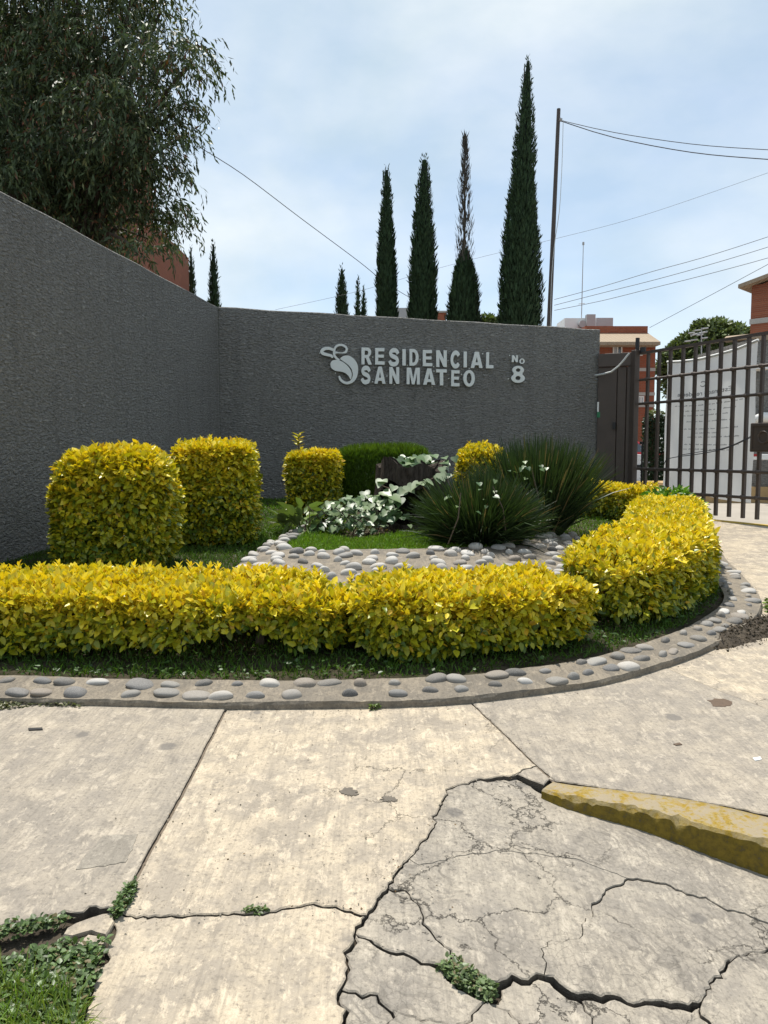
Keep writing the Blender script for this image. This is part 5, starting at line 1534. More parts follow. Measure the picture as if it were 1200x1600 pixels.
HZ = np.where(onk, .045, 0.0) + np.where(ii, np.minimum(dd * .4, .03), -.012)
for _ in range(3):
    Hp = np.pad(HZ, 1, mode='edge'); HZ = (Hp[:-2, 1:-1] + Hp[2:, 1:-1] + Hp[1:-1, :-2] + Hp[1:-1, 2:] + 2 * HZ) / 6
HZ = SLOPE * HY + HZ + rng.uniform(-.007, .007, HX.shape)
ih = np.arange(HX.size).reshape(HX.shape)
dil = ii[:-1, :-1] | ii[1:, 1:] | ii[1:, :-1] | ii[:-1, 1:]
fh = np.stack([ih[:-1, :-1][dil], ih[:-1, 1:][dil], ih[1:, 1:][dil], ih[1:, :-1][dil]], 1)
props(mesh('soil_heap', np.stack([HX.ravel(), HY.ravel(), HZ.ravel()], 1), fh, M['dirt'], org=tuple(w[0])), 'dark soil spilled over the cobbled kerb at right', 'soil', kind='stuff')

M['gum'] = plain('old_gum', (0.13, 0.112, 0.09), 0.9, 0.3, 60, 0.4)
M['repair'] = concrete('repair_concrete', (0.30, 0.268, 0.22), (0.235, 0.21, 0.175), 0.5)
n = 1100
cx_ = rng.choice(HX[ii], n) + rng.normal(0, .035, n); cy_ = rng.choice(HY[ii], n) * 0 + 0
kk = rng.integers(0, int(ii.sum()), n); cx_ = HX[ii][kk] + rng.normal(0, .04, n); cy_ = HY[ii][kk] + rng.normal(0, .04, n)
cz_ = HZ[ii][kk] + .004
cr = scatter('soil_crumbs', np.stack([cx_, cy_, cz_], 1), rng.normal(0, 1, (n, 3)), rng.normal(0, 1, (n, 3)), rng.uniform(.008, .026, n), rng.uniform(.008, .02, n), np.array([[.075, .06, .045]]) * rng.uniform(.5, 1.6, (n, 1)), M['cypress'], None, tuple(w[0]))
props(cr, 'loose dark soil crumbs round the spilled soil at right', 'soil', kind='stuff')
n = 1700
gl_ = []
for k in range(n):
    r_ = rng.random()
    if r_ < .45:
        q = KO[rng.integers(0, int(nK * .75))]; nn_ = abs(rng.normal(0, .06)); i_ = KO.index(q); q = q - KN[i_] * (nn_ + .004); gl_.append((q.x, q.y, SLOPE * q.y + .002))
    elif r_ < .66:
        ln_ = LINES[('e_2', 'd_1', 'd_1b', 'e_0', 'j_a', 'j_b')[rng.integers(0, 6)]][0]; q = ln_[rng.integers(0, len(ln_))]; x_, y_ = q.x + rng.normal(0, .03), q.y + rng.normal(0, .03); gl_.append((x_, y_, SLOPE * y_ + .003))
    else:
        q = G(rng.uniform(-100, 800), rng.uniform(1110, 1420)); gl_.append((q.x, q.y, q.z + .003))
gl_ = np.array(gl_); sz_ = rng.choice([.002, .003, .003, .004, .005, .007], n)
cg = np.array([[.16, .14, .11]]) * rng.uniform(.3, 2.0, (n, 1)); dl = rng.random(n) < .15; cg[dl] = (.15, .09, .04)
gr_ = scatter('pavement_grit', gl_, rng.normal(0, 1, (n, 3)) * np.array([[1, 1, .4]]), rng.normal(0, .6, (n, 3)) + np.array([[0, 0, 1.0]]), sz_ * 1.4, sz_, cg, M['cypress'], None, tuple(gl_[0]))
props(gr_, 'fine grit and dry leaf crumbs scattered on the pavement slabs', 'grit', kind='stuff')
def flat_blob(name, px, mat, label, cat, th=.006, jit=0.0):
    px2 = []; cx_ = sum(q[0] for q in px) / len(px); cy_ = sum(q[1] for q in px) / len(px); rq = random.Random(label)
    for i in range(len(px)):
        a, b = px[i], px[(i + 1) % len(px)]
        for k in range(jit and 4 or 1):
            x_, y_ = a[0] + (b[0] - a[0]) * k / 4, a[1] + (b[1] - a[1]) * k / 4
            f_ = 1 + rq.uniform(-jit, jit * .6); px2.append((cx_ + (x_ - cx_) * f_, cy_ + (y_ - cy_) * f_))
    w = [G(*q) for q in px2]; n = len(w); v = [(p.x, p.y, p.z) for p in w] + [(p.x, p.y, p.z + th) for p in w]
    f = [tuple(range(n, 2 * n))] + [(i, (i + 1) % n, n + (i + 1) % n, n + i) for i in range(n)]
    props(mesh(name, v, f, mat, org=tuple(w[0])), label, cat)
flat_blob('drain_cover', [(1105, 1095), (1120, 1092), (1140, 1094), (1146, 1101), (1134, 1106), (1114, 1104)], M['rust'], 'small rusty metal cover set in the right slab', 'cover', .004, .18)
flat_blob('black_stick', [(44, 1141), (66, 1140), (67, 1143), (45, 1144)], M['steel_dark'], 'short black stick lying on the left slab', 'stick', .012)
flat_blob('paper_scrap', [(1176, 1186), (1188, 1184), (1190, 1188), (1180, 1190)], M['white_paint'], 'white paper scrap on the right slab', 'litter')
flat_blob('dry_leaf', [(1052, 1164), (1062, 1162), (1066, 1165), (1056, 1166)], M['rust'], 'brown dry leaf on the right slab', 'leaf')
flat_blob('tar_blot', [(532, 1237), (540, 1232), (548, 1231), (558, 1236), (559, 1241), (550, 1245), (541, 1242), (536, 1244)], M['gum'], 'left of two dark tar blots on the middle slab', 'blot', .003, .4)
flat_blob('tar_blot', [(594, 1249), (602, 1245), (612, 1244), (622, 1248), (620, 1252), (610, 1254), (600, 1253)], M['gum'], 'right of two dark tar blots on the middle slab', 'blot', .003, .4)
flat_blob('repair_patch', [(118, 1362), (128, 1345), (150, 1322), (160, 1308), (214, 1307), (208, 1330), (196, 1350), (165, 1356)], M['repair'], 'smooth grey repair patch on the left slab', 'patch', .008, .06)

# ================================================================ TREES
def cypress(px, top_y, base_px_w, d, label, n=9000, bare=None, taper=.85, tip=0.0, group='slim cypresses beyond the back wall'):
    top = P(px, top_y, d); x, y = top.x, d; zb = gz(d); H = top.z - zb; R = base_px_w / 2 / 1200 * d
    o = thing('cypress_tree', (x, y, zb), label, 'cypress', group)
    mb = MB(); mb.tube([(x, y, zb - .2), (x, y, zb + H * .5), (x + tip * .5, y, zb + H * .97)], [R * .3, R * .12, .015], 7); mb.build('trunk', M['bark'], o)
    tb = bare if bare else 1.0
    def prof(t):
        tt = np.clip(t / tb, 0, 1)
        p_ = R * (1 - tt) ** taper * (0.75 + 0.25 * np.clip(t * 9, 0, 1)) if not bare else R * (1 - tt ** 4.5) ** .75
        return p_
    # solid dark heart so the crown is dense
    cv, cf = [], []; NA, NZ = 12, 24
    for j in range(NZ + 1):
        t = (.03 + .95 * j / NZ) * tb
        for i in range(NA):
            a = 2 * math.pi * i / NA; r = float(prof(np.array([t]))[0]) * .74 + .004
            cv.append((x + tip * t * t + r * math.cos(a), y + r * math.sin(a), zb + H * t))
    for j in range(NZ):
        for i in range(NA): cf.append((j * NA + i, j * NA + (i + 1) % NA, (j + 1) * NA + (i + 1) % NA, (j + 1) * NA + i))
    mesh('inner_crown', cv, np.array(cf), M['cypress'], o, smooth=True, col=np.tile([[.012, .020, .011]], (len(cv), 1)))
    n = int(n * 1.9)
    t = 1 - np.sqrt(rng.random(n)) if not bare else rng.random(n)
    t = (.02 + .98 * t) * tb
    th = rng.uniform(0, 6.28, n)
    q0 = np.stack([np.cos(th) * 1.5, np.sin(th) * 1.5, t * H * .9 + px], 1)
    lm = 1 + .19 * lump(q0, 1.1) + .13 * lump(q0, 3.4)
    r = prof(t) * lm * rng.uniform(.72, 1.03, n) + .01
    p = np.stack([x + tip * t * t + r * np.cos(th), y + r * np.sin(th), zb + H * t], 1)
    out = np.stack([np.cos(th), np.sin(th), th * 0], 1)
    ax = out * rng.uniform(.1, .6, (n, 1)) + np.array([[0, 0, 1.0]]) + rng.normal(0, .16, (n, 3))
    s = d / 30
    L_ = rng.uniform(.13, .34, n) * s * np.clip(.4 + prof(t) / R, .35, 1); W_ = L_ * rng.uniform(.2, .36, n)
    col = np.array([[.030, .054, .027]]) * rng.uniform(.55, 1.6, (n, 1)) + np.array([[.006, .010, 0]]) * rng.random((n, 1))
    ob = scatter('crown', p, ax, out + rng.normal(0, .3, (n, 3)), L_, W_, col, M['cypress'], o, tv=DIA_V, tf=DIA_F); ob['kind'] = 'stuff'
    if bare:
        m = 750; t = rng.uniform(tb * .93, 1, m); tt = (t - tb) / (1 - tb); th = rng.uniform(0, 6.28, m)
        r = R * .52 * np.clip(1 - tt, 0, 1) ** .7 * rng.uniform(.3, 1, m)
        p = np.stack([x + r * np.cos(th), y + r * np.sin(th), zb + H * t], 1); out = np.stack([np.cos(th), np.sin(th), th * 0], 1)
        L_ = rng.uniform(.18, .4, m) * s
        ob = scatter('dead_top', p, out * .25 + np.array([[0, 0, 1.0]]) + rng.normal(0, .12, (m, 3)), out, L_, L_ * .14, np.array([[.085, .075, .066]]) * rng.uniform(.6, 1.5, (m, 1)), M['cypress'], o, tv=DIA_V, tf=DIA_F); ob['kind'] = 'stuff'
    return o
cypress(814, 82, 88, 26, 'tallest cypress, at right beside the dark pole', 18000, tip=.25, taper=.72)
cypress(604, 256, 40, 28, 'slim cypress left of centre of the back row', 10000, taper=.5)
cypress(661, 240, 56, 28, 'full cypress just right of the slim middle one', 12000, taper=.48, tip=.05)
cypress(727, 216, 56, 27, 'cypress with a bare dead brown top', 9000, bare=.68)
cypress(534, 414, 40, 38, 'short broad cypress left of the back row', 5000, taper=.6)
cypress(559, 428, 13, 42, 'left of two tiny thin cypresses beside the short broad one', 2500, taper=.6)
cypress(568, 444, 13, 42, 'right of two tiny thin cypresses beside the short broad one', 2500, taper=.6)
cypress(298, 384, 24, 34, 'left of two small cypresses showing above the left wall', 3500, taper=.6)
cypress(333, 374, 30, 32, 'right of two small cypresses showing above the left wall', 4000, taper=.6)

# ---- big drooping tree behind the left wall
TX, TY = -5.6, 14.6; tz = gz(TY)
big = thing('willowy_tree', (TX, TY, tz), 'large tree with narrow drooping leaves behind the left wall', 'tree')
BL = [(60, 30, 70), (150, 40, 60), (205, 20, 45), (20, 110, 80), (110, 120, 75), (190, 100, 60), (255, 95, 48), (300, 95, 30), (60, 190, 80), (150, 190, 65), (220, 170, 52), (265, 180, 40), (290, 210, 18),
      (-60, 60, 90), (-70, 200, 90), (30, 255, 70), (110, 265, 60), (185, 250, 55), (240, 240, 40), (255, 275, 26), (215, 310, 42), (250, 330, 32), (270, 350, 20), (230, 372, 30), (215, 395, 20), (160, 310, 38), (250, 20, 30), (120, -60, 90), (0, -60, 90), (215, -40, 40), (0, 300, 60), (50, 315, 45), (95, 345, 36), (130, 365, 30), (165, 380, 26), (60, 270, 55), (140, 330, 34)]
tubes = []
fork = Vector((TX, TY, tz + 4.4))
mb = MB(); mb.tube([(TX, TY, tz - .2), (TX + .1, TY, tz + 2.2), fork], [.30, .25, .2], 9)
mb.build('trunk', M['bark'], big)
allp, alla, alln, allL, allc = [], [], [], [], []
for (px, py, rp) in BL:
    d = 14.5 + random.uniform(-1.2, 1.2); c = P(px, py, d); r = rp / 1200 * d * .88
    mb = MB(); m1 = fork.lerp(c, .5) + Vector((0, 0, .5)); mb.tube(catmull([fork, m1, c], .4), .03, 5)
    mb.build('limb', M['bark'], big)
    nt = int((190 if px < 140 else 135) * (rp / 50) ** 1.8)
    for k in range(nt):
        u = Vector((random.gauss(0, 1), random.gauss(0, 1), random.gauss(0, 1))).normalized() * (random.random() ** .4)
        s = c + Vector((u.x * r, u.y * r * 1.25, u.z * r * .9 + r * .15))
        az = math.atan2(u.y, u.x) + random.uniform(-.8, .8); ln = random.uniform(.35, .8)
        hd = Vector((math.cos(az), math.sin(az), random.uniform(-.1, .6)))
        q = s.copy(); nl = 11; tone = random.uniform(.55, 1.5)
        for j in range(nl):
            f = j / nl; dv = Vector((hd.x * (1 - f), hd.y * (1 - f), hd.z - 1.2 * f)).normalized()
            q = q + dv * (ln / nl)
            allp.append(tuple(q)); sd = Vector((random.gauss(0, .5), random.gauss(0, .5), -.6 + random.gauss(0, .35)))
            alla.append(tuple(dv * .6 + sd)); allc.append(tone)
allp = np.array(allp); alla = np.array(alla); n = len(allp)
L_ = rng.uniform(.09, .16, n)
col = np.array([[.068, .094, .042]]) * np.array(allc)[:, None] * rng.uniform(.7, 1.35, (n, 1))
yl = rng.random(n) < .09; col[yl] = (.20, .21, .09); bw = rng.random(n) < .05; col[bw] = (.16, .075, .04)
ob = scatter('crown', allp, alla, rng.normal(0, 1, (n, 3)), L_, L_ * rng.uniform(.2, .32, n), col, M['tree_leaf'], big, tv=DIA_V, tf=DIA_F); ob['kind'] = 'stuff'

# ---- rounded trees far behind
def round_tree(cpx, d, blobs, n, label, base=(.115, .15, .055)):
    c0 = P(*cpx, d); o = thing('round_tree', (c0.x, d, gz(d)), label, 'tree')
    mb = MB(); mb.tube([(c0.x, d, gz(d) - .2), (c0.x, d, c0.z)], [.28, .15], 8); mb.build('trunk', M['bark'], o)
    pp, nn = [], []
    tot = sum(b[2] ** 2 for b in blobs)
    for bx_, by_, br in blobs:
        c = np.array(P(bx_, by_, d)); r = br / 1200 * d; m = int(n * br * br / tot)
        u = unit(rng.normal(0, 1, (m, 3))); k = 1 + .18 * lump(u * 2 + c, 1.6)
        pp.append(c + u * (r * k * rng.uniform(.6, 1.02, m) ** .7)[:, None]); nn.append(u)
    pp = np.concatenate(pp); nn = np.concatenate(nn); m = len(pp)
    L_ = rng.uniform(.22, .42, m) * d / 45
    ob = scatter('crown', pp, rng.normal(0, .6, (m, 3)) + nn * .4, nn + np.array([[0, 0, .6]]) + rng.normal(0, .4, (m, 3)), L_, L_ * .5, np.array([base]) * rng.uniform(.5, 1.55, (m, 1)), M['tree_leaf'], o, tv=DIA_V, tf=DIA_F); ob['kind'] = 'stuff'
round_tree((1105, 560), 48, [(1105, 545, 38), (1075, 548, 26), (1140, 540, 32), (1060, 565, 26), (1120, 525, 26), (1090, 590, 50), (1150, 580, 40), (1165, 530, 16), (1040, 575, 14), (1098, 518, 16)], 26000, 'rounded green tree behind the gate beside the right brick building')
round_tree((768, 500), 44, [(762, 503, 10), (772, 508, 10), (756, 510, 10)], 900, 'small pale green tree top just above the back wall', (.10, .14, .04))

# ================================================================ BUILDINGS
X3, Y3, Z3 = Vector((1, 0, 0)), Vector((0, 1, 0)), Vector((0, 0, 1))
def win(par, px0, px1, py0, py1, d, curtain=False):
    a, b = P(px0, py1, d), P(px1, py0, d); w, h = b.x - a.x, b.z - a.z; c = (a + b) / 2
    mb = MB()
    for q in ((c.x, a.z + .03, w, .06), (c.x, b.z - .03, w, .06)): mb.box((q[0], d - .03, q[1]), q[2], .06, q[3])
    for xx in (a.x + .03, c.x, b.x - .03): mb.box((xx, d - .034, c.z), .06, .06, h - .124)
    f = mb.build('window', M['white_paint'], par)
    for s in (-1, 1):
        mb = MB(); mb.box((c.x + s * w / 4, d - .015, c.z), w / 2 - .07, .02, h - .13)
        mb.build('pane', M['curtain'] if (curtain and s == curtain) or curtain == 2 else M['glass'], f)
    return f
# centre block behind the gate
D = 40.0
a, b = P(600, 528, D), P(1026, 528, D); zb = gz(D)
bl = thing('brick_block', ((a.x + b.x) / 2 + 6, D, zb), 'red brick apartment block with tiled eave behind the gate post', 'building')
def bbox(par, nm, x0, x1, y0, y1, z0, z1, mat): 
    mb = MB(); mb.box(((x0 + x1) / 2, (y0 + y1) / 2, (z0 + z1) / 2), x1 - x0, y1 - y0, z1 - z0); return mb.build(nm, mat, par)
xl, xr = P(905, 560, D).x, P(1024, 560, D).x
ez = P(1000, 534, D - .9).z; rz_ = P(1000, 523, D + 1.7).z; tz_ = P(960, 509, D + 1.5).z
bbox(bl, 'wall', xl, xr, D, D + 9, zb, ez + .1, M['brick'])
bbox(bl, 'parapet', P(915, 520, D + 1.5).x, P(1013, 520, D + 1.5).x, D + 1.6, D + 8, ez, tz_, M['brick'])
e0, e1 = P(900, 540, D - .9).x, P(1032, 540, D - .9).x
mb = MB(); ty = D + 1.75
mb.add([(e0, D - .9, ez), (e1, D - .9, ez), (P(1012, 531, ty).x, ty, rz_ + .1), (e0, ty, rz_ + .1), (e0, D - .9, ez - .15), (e1, D - .9, ez - .15), (e1, D + 9, ez - .15), (P(1012, 531, ty).x, D + 8, rz_ + .1), (e1, D + 9, ez)],
       [(0, 1, 2, 3), (4, 5, 1, 0), (4, 6, 5), (1, 8, 7, 2), (1, 5, 6, 8)])
mb.build('eave_roof', M['tile'], bl)
for y0, y1 in ((575, 580), (613, 618), (632, 636), (690, 694)):
    bbox(bl, 'band', xl - .02, xr + .02, D - .03, D, P(990, y1, D).z, P(990, y0, D).z, M['band'])
win(bl, 957, 972, 540, 555, D, -1); win(bl, 992, 1004, 541, 556, D, 2); win(bl, 996, 1006, 619, 631, D, 2)
# roof-top water tank house
tk = thing('roof_tank', tuple(P(920, 505, D + 4)), 'pale grey roof-top tank housing on the brick block', 'tank')
q0, q1 = P(882, 512, D + 4), P(931, 497, D + 4)
bbox(tk, 'housing', q0.x, q1.x, D + 4, D + 6, q0.z - .6, q1.z, M['white_paint'])
bbox(tk, 'block', P(917, 500, D + 3.6).x, P(930.5, 500, D + 3.6).x, D + 3.6, D + 3.98, q0.z - .6, P(924, 491, D + 3.6).z, M['grey_tank'])
bbox(tk, 'annex', P(931.6, 500, D + 5).x, P(958, 500, D + 5).x, D + 5, D + 7, q0.z - .6, P(940, 496.5, D + 5).z, M['grey_tank'])
mb = MB(); cc = P(909, 507, D + 3.9); mb.tube([(cc.x, D + 4, cc.z), (cc.x, D + 3.7, cc.z)], .2, 16); mb.build('vent', M['grey_tank'], tk)
at = thing('antenna_mast', tuple(P(908.5, 490, D + 4)), 'thin radio mast standing on the roof-top tank', 'antenna')
mb = MB(); a_, b_ = P(908.5, 498, D + 4.2), P(911.5, 380, D + 4.2); mb.tube([a_, b_], [.03, .018], 5); mb.tube([b_ - Vector((0, 0, .1)), b_ + Vector((0, 0, .06))], .06, 6)
mb.tube([P(904, 475, D + 4.2), P(914, 474, D + 4.2)], .02, 5); mb.build('mast', M['grey_tank'], at)

# right brick building
D = 34.0
rb = thing('brick_house', (P(1185, 600, D).x, D, zb), 'red brick house with tiled roof at the right edge', 'building')
C_ = P(1169, 600, D); U_, V_ = Vector((.707, -.707, 0)), Vector((.707, .707, 0)); ax_h = (U_, V_, Z3)
def hb(nm, u0, u1, v0, v1, z0, z1, mat):
    mb = MB(); c = Vector((C_.x, D, 0)) + U_ * (u0 + u1) / 2 + V_ * (v0 + v1) / 2
    mb.box((c.x, c.y, (z0 + z1) / 2), u1 - u0, v1 - v0, z1 - z0, ax_h); return mb.build(nm, mat, rb)
hz_ = P(1169, 446, D).z
hb('wall', 0, 9, 0, 8, zb, hz_, M['brick_orange'])
for y0, y1 in ((499, 507), (563, 569)): hb('band', -.03, 9.03, -.05, -.001, P(1169, y1, D).z, P(1169, y0, D).z, M['band'])
def hp_(u, v, z):
    q = Vector((C_.x, D, 0)) + U_ * u + V_ * v; return (q.x, q.y, z)
ezz = hz_ - .12; zm = ezz + 5.2 * .22
rp = [(-.42, ezz), (4.5, zm), (9.7, ezz)]
mb = MB(); vs = []
for v_ in (-.42, 8.7):
    for dz_ in (0, .16):
        vs += [hp_(u, v_, z + dz_) for u, z in rp]
mb.add(vs, [(3, 4, 10, 9), (4, 5, 11, 10), (0, 6, 7, 1), (1, 7, 8, 2), (0, 1, 4, 3), (1, 2, 5, 4), (6, 9, 10, 7), (7, 10, 11, 8), (0, 3, 9, 6), (2, 8, 11, 5)])
mb.build('roof', M['tile'], rb)
mb = MB(); mb.add([hp_(0.01, .002, hz_ - .1), hp_(8.99, .002, hz_ - .1), hp_(4.5, .002, zm - .05)], [(0, 1, 2)]); mb.build('gable', M['brick_orange'], rb)
for u0 in (1.35, 4.8):
    mb = MB(); za, zb2 = P(1169, 490, D).z, P(1169, 455, D).z
    c = Vector((C_.x, D, 0)) + U_ * (u0 + .6) - V_ * .02
    mb.box((c.x, c.y, (za + zb2) / 2), 1.2, .06, zb2 - za, ax_h); f = mb.build('window', M['white_paint'], rb)
    for k in (-.28, .28):
        q = c + U_ * k - V_ * .035; mb = MB(); mb.box((q.x, q.y, (za + zb2) / 2), .5, .02, zb2 - za - .12, ax_h); mb.build('pane', M['glass'], f)

# dark grey gatehouse behind the gate
D = 15.5
gh = thing('gatehouse_wall', (P(1190, 780, D).x, D, gz(D)), 'dark grey stucco gatehouse wall seen behind the gate', 'building')
xl = P(1176, 650, D).x
bbox(gh, 'wall', xl, xl + 3.2, D, D + 3, gz(D) + .32, P(1190, 527, D).z, M['stucco'])
bbox(gh, 'plinth', P(1085, 790, D).x, xl + 3.3, D - .12, D + 3.1, gz(D) - .02, gz(D) + .318, M['plinth'])
mb = MB(); c = P(1188, 524, D); zt_ = c.z
for k in range(20): mb.tube([(xl + .06 + k * .16, D - .05, zt_ - .03), (xl + .06 + k * .16, D + 1.4, zt_ + .12)], .075, 8)
mb.build('tile_coping', M['tile'], gh)
lamp = thing('wall_lamp', tuple(P(1186, 655, D - .2)), 'white rounded lamp on the gatehouse wall above the lock box', 'lamp')
lv = MB(); c = P(1190, 660, D - .15)
lv.tube([c + Vector((-.14, 0, -.02)), c + Vector((-.10, 0, .07)), c + Vector((0, 0, .10)), c + Vector((.25, 0, .10)), c + Vector((.38, 0, 0))], [.03, .08, .10, .10, .05], 10)
lv.build('shade', M['white_paint'], lamp, smooth=True)
lv = MB(); lv.tube([c + Vector((0.1, .16, 0)), c + Vector((.1, 0, .05))], .03, 6); lv.build('bracket', M['steel_dark'], lamp)
ba = thing('barrier_arm', tuple(P(1176, 712, D - .5)), 'white boom barrier arm with a red mark behind the gate', 'barrier')
a_, b_ = P(1176, 712, D - .5), P(1300, 716, D - .5)
mb = MB(); mb.box((a_ + b_) / 2, (b_ - a_).length, .06, .11, None, .01); mb.build('arm', M['white_paint'], ba)
mb = MB(); mb.box(a_ + Vector((.05, -.034, .01)), .09, .01, .05); mb.build('red_mark', M['lamp_red'], ba)
mb = MB(); mb.box((b_.x + .1, b_.y + .1, (b_.z + .15 + gz(D)) / 2), .3, .3, b_.z + .15 - gz(D), None, .02); mb.build('housing', M['white_paint'], ba)
lt = P(1172, 579, D); mb = MB(); mb.box(lt + Vector((.05, -.25, 0)), .32, .5, .03); mb.box(lt + Vector((.05, -.02, -.1)), .05, .05, .22)
props(mb.build('small_canopy', M['white_paint'], org=tuple(lt)), 'small white shelf light on the gatehouse corner', 'light')

# left orange building behind the drooping tree
D = 24.0
lb = thing('brick_block', (P(60, 600, D).x, D, zb), 'orange brick building mostly hidden behind the drooping tree', 'building')
bbox(lb, 'wall', P(-260, 300, D).x, P(118, 300, D).x, D, D + 8, zb, P(50, 20, D).z, M['brick_orange'])
bbox(lb, 'lower_wing', P(118, 300, D).x + .01, P(190, 300, D).x, D + .4, D + 8, zb, P(150, 300, D).z, M['brick_orange'])
bbox(lb, 'band', P(-260, 300, D).x - .02, P(118, 300, D).x + .02, D - .04, D, P(50, 215, D).z, P(50, 207, D).z, M['band'])
mb = MB(); q_ = P(124, 350, D - .1); mb.tube([(q_.x, D - .08, zb), (q_.x, D - .08, P(124, 250, D).z)], .06, 8); mb.build('downpipe', M['white_hose'], lb)
win(lb, 30, 62, 300, 345, D, 0)

# small roofs just above the back wall
D = 60.0
sm = thing('far_house', tuple(P(660, 500, D)), 'small far brick house with grey parapet just above the back wall', 'building')
q0, q1 = P(620, 510, D), P(640, 481, D); bbox(sm, 'parapet', q0.x, P(660, 481, D).x, D, D + 4, zb, q1.z, M['grey_tank'])
q0, q1 = P(662, 510, D), P(697, 484, D); bbox(sm, 'wall', P(660.2, 500, D).x, q1.x, D + .2, D + 4, zb, P(690, 488, D).z, M['brick'])
bbox(sm, 'coping', P(660.2, 500, D).x, q1.x + .1, D + .1, D + 4.1, P(690, 488, D).z + .01, P(690, 485, D).z, M['band'])

# TV antennas in front of the round tree
D = 30.0
an = thing('tv_antenna', tuple(P(1095, 560, D)), 'grey rooftop television antenna in front of the round tree', 'antenna')
mb = MB(); mb.tube([P(1096, 560, D), P(1096, 512, D)], .025, 6); mb.build('mast', M['grey_tank'], an)
mb = MB(); mb.tube([P(1079, 524, D), P(1105, 518, D)], .035, 6)
for k, (x_, y_) in enumerate([(1074, 533), (1084, 531), (1089, 516), (1101, 513), (1100, 528), (1093, 523), (1080, 520)]): mb.tube([P(x_ - 4, y_ + .5, D - .2), P(x_ + 5, y_ - .5, D + .2)], .03, 5)
mb.build('elements', M['grey_tank'], an)

# green column hedge and ochre planter behind the gate
def far_hedge():
    D = 20.0; c = P(1021, 700, D); zb_ = gz(D); H = P(1021, 645, D).z - zb_
    o = thing('column_hedge', (c.x, D, zb_), 'dark green clipped column hedge behind the gate', 'hedge')
    n = 5000; q, nr = superquad(n, (.19, .3, H / 2), 6)
    p = q + np.array([[c.x + .02, D, zb_ + H / 2]]) + rng.normal(0, .02, (n, 3))
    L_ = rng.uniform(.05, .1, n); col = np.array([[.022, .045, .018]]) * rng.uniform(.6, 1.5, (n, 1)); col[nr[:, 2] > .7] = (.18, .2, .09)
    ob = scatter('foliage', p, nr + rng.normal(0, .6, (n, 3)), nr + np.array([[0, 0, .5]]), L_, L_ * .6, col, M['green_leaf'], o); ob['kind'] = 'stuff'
    mb = MB(); mb.tube([(c.x, D, zb_), (c.x, D, zb_ + H * .9)], .08, 6); mb.build('trunk', M['bark'], o)
far_hedge()
D = 18.0; q0, q1 = P(990, 765, D), P(1030, 752, D)
mb = MB(); mb.box(((q0.x + q1.x) / 2, D, (gz(D) + q1.z) / 2), q1.x - q0.x, .3, q1.z - gz(D), None, .03)
props(mb.build('planter_kerb', M['line_yellow'], org=(q0.x, D, gz(D))), 'yellow painted kerb block seen through the gate at left', 'kerb')

# cars parked beyond the gate
def car(name, loc, rz, paint, label, s=1.0):
    o = thing(name, loc, label, 'car', 'cars parked beyond the gate'); o.rotation_euler = (0, 0, rz)
    base = ORG[o.name]
    def W(x, y, z): return (base.x + x * s, base.y + y * s, base.z + z * s)
    prof = [(-2.0, .30), (-2.05, .62), (-1.95, .86), (-1.15, .95), (-.55, 1.40), (.95, 1.43), (1.62, 1.02), (2.0, .92), (2.05, .5), (1.98, .3)]
    def loft(pts, wid, nm, mat, par):
        mb = MB(); vs = []
        for y in (-wid, -wid * .96, wid * .96, wid):
            ins = .03 if abs(y) == wid else 0
            cx_ = 0; cz_ = .8
            vs += [W(x + (cx_ - x) * ins, y * (1 if z < 1.0 else 1 - .22 * (z - 1.0) / .43), z + (cz_ - z) * ins) for x, z in pts]
        n = len(pts); fs = [tuple(range(n)), tuple(reversed(range(3 * n, 4 * n)))]
        for k in range(3):
            for i in range(n): fs.append((k * n + i, k * n + n + i, k * n + n + (i + 1) % n, k * n + (i + 1) % n))
        mb.add(vs, fs); return mb.build(nm, mat, par)
    body = loft(prof, .84, 'body', paint, o)
    for sgn in (-1, 1):
        mb = MB(); y1, y2 = sgn * .835, sgn * .70
        q = [W(-1.0, y1 * .995, .99), W(-.50, y2 * .99, 1.34), W(.15, y2 * .99, 1.36), W(.15, y1 * .995, .99)]; q2 = [W(.25, y1 * .995, .99), W(.25, y2 * .99, 1.36), W(.92, y2 * .99, 1.36), W(1.40, y1 * .995, 1.02)]
        for qq in (q, q2):
            oo = [(a, b + sgn * .015 * s, c) for a, b, c in qq]; mb.add(oo, [(0, 1, 2, 3)])
        mb.build('side_window', M['glass'], body)
    for (x0, z0, x1, z1) in ((-1.15, .965, -.58, 1.385), (1.58, 1.06, 1.0, 1.41)):
        dx = -.02 if x0 < 0 else .02
        mb = MB(); mb.add([W(x0 + dx, -.72, z0), W(x0 + dx, .72, z0), W(x1 + dx, .62, z1), W(x1 + dx, -.62, z1)], [(0, 1, 2, 3)]); mb.build('windscreen', M['glass'], body)
    for x in (-1.28, 1.28):
        for sgn in (-1, 1):
            mb = MB(); mb.tube([W(x, sgn * .68, .31), W(x, sgn * .87, .31)], .31 * s, 18); wh = mb.build('wheel', M['tyre'], o)
            mb = MB(); mb.tube([W(x, sgn * .87, .31), W(x, sgn * .885, .31)], .19 * s, 14); mb.build('rim', M['silver_paint'], wh)
    for x, mt, nm in ((-2.04, M['white_paint'], 'headlight'), (2.03, M['lamp_red'], 'tail_light')):
        for sgn in (-1, 1):
            mb = MB(); mb.box(W(x, sgn * .62, .72), .06 * s, .3 * s, .14 * s, None, .02); mb.build(nm, mt, o)
    for x in (-2.06, 2.06):
        mb = MB(); mb.box(W(x, 0, .42), .12 * s, 1.5 * s, .2 * s, None, .04); mb.build('bumper', M['steel_dark'], o)
    return o
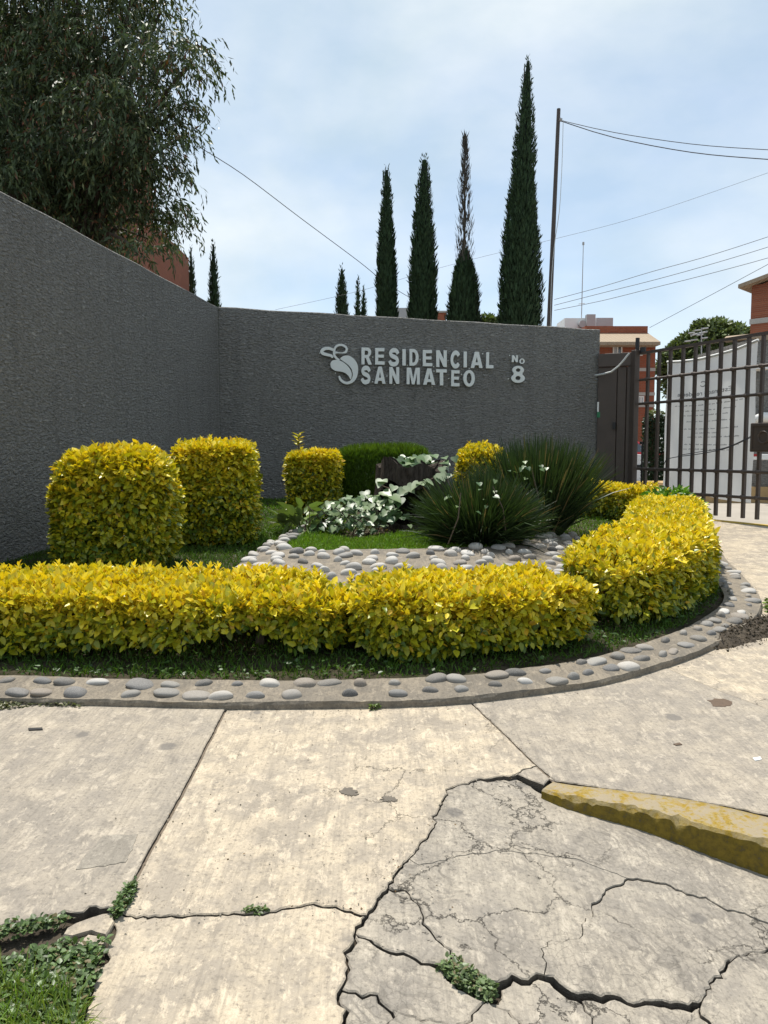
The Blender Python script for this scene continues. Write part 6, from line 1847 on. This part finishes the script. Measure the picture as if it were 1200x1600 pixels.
c1 = P(985, 735, 29); car('parked_car', (c1.x - 1.0, 29, gz(29)), 0.15, M['red_paint'], 'red car parked furthest back, seen between post and bars')
c2 = P(985, 745, 24); car('parked_car', (c2.x - 1.1, 24.5, gz(24)), 3.05, M['silver_paint'], 'silver car parked in front of the red one')

# ================================================================ POLE AND WIRES
pt, pbm = P(873, 170, 24), P(857.5, 520, 24)
po = thing('utility_pole', (pbm.x, pbm.y, gz(24)), 'thin dark utility pole right of the tallest cypress', 'pole')
dirp = (pt - pbm).normalized(); foot = pbm - dirp * ((pbm.z - gz(24)) / dirp.z)
mb = MB(); mb.tube([foot, pbm, pt], [.09, .075, .055], 8); mb.build('shaft', M['pole'], po)
mb = MB(); mb.tube([P(874, 186, 23.9), P(878, 188, 23.9)], .05, 6); mb.build('insulator', M['grey_tank'], po)
mb = MB(); mb.tube(catmull([P(880, 188, 23.9), P(878, 260, 23.9), P(874, 330, 23.9), P(868, 370, 23.9), P(862, 430, 23.9), P(860, 515, 23.9)], .3), .012, 4); mb.build('drop_line', M['white_hose'], po)
def wire(px, ds, r, label):
    pts = [P(x, y, ds[0] + (ds[1] - ds[0]) * k / (len(px) - 1)) for k, (x, y) in enumerate(px)]
    mb = MB(); mb.tube(catmull(pts, .5), r, 5); props(mb.build('overhead_wire', M['wire'], org=tuple(pts[0])), label, 'wire', 'overhead wires')
wire([(876, 188), (960, 207), (1080, 225), (1200, 234), (1320, 238)], (24, 20), .010, 'upper wire from the pole top to the right edge')
wire([(876, 189), (960, 215), (1080, 238), (1200, 249), (1320, 256)], (24, 20), .013, 'lower thicker wire from the pole top to the right edge')
wire([(310, 229), (380, 273), (470, 341), (560, 408), (600, 440), (645, 468)], (20, 30), .011, 'wire slanting down from the drooping tree to the middle cypresses')
wire([(430, 484), (560, 455), (700, 415), (860, 375), (1000, 338), (1200, 270), (1300, 235)], (34, 28), .006, 'long faint wire rising across the sky behind the cypresses')
wire([(866, 468), (940, 448), (1020, 424), (1100, 402), (1200, 370), (1300, 335)], (30, 26), .010, 'uppermost of three parallel wires right of the pole')
wire([(866, 477), (940, 458), (1020, 438), (1100, 416), (1200, 386), (1300, 352)], (30, 26), .010, 'middle of three parallel wires right of the pole')
wire([(866, 485), (940, 470), (1020, 450), (1100, 430), (1200, 403), (1300, 372)], (30, 26), .010, 'lowest of three parallel wires right of the pole')
wire([(1015, 512), (1060, 488), (1120, 456), (1200, 413), (1280, 370)], (36, 26), .010, 'single wire slanting up to the right above the round tree')
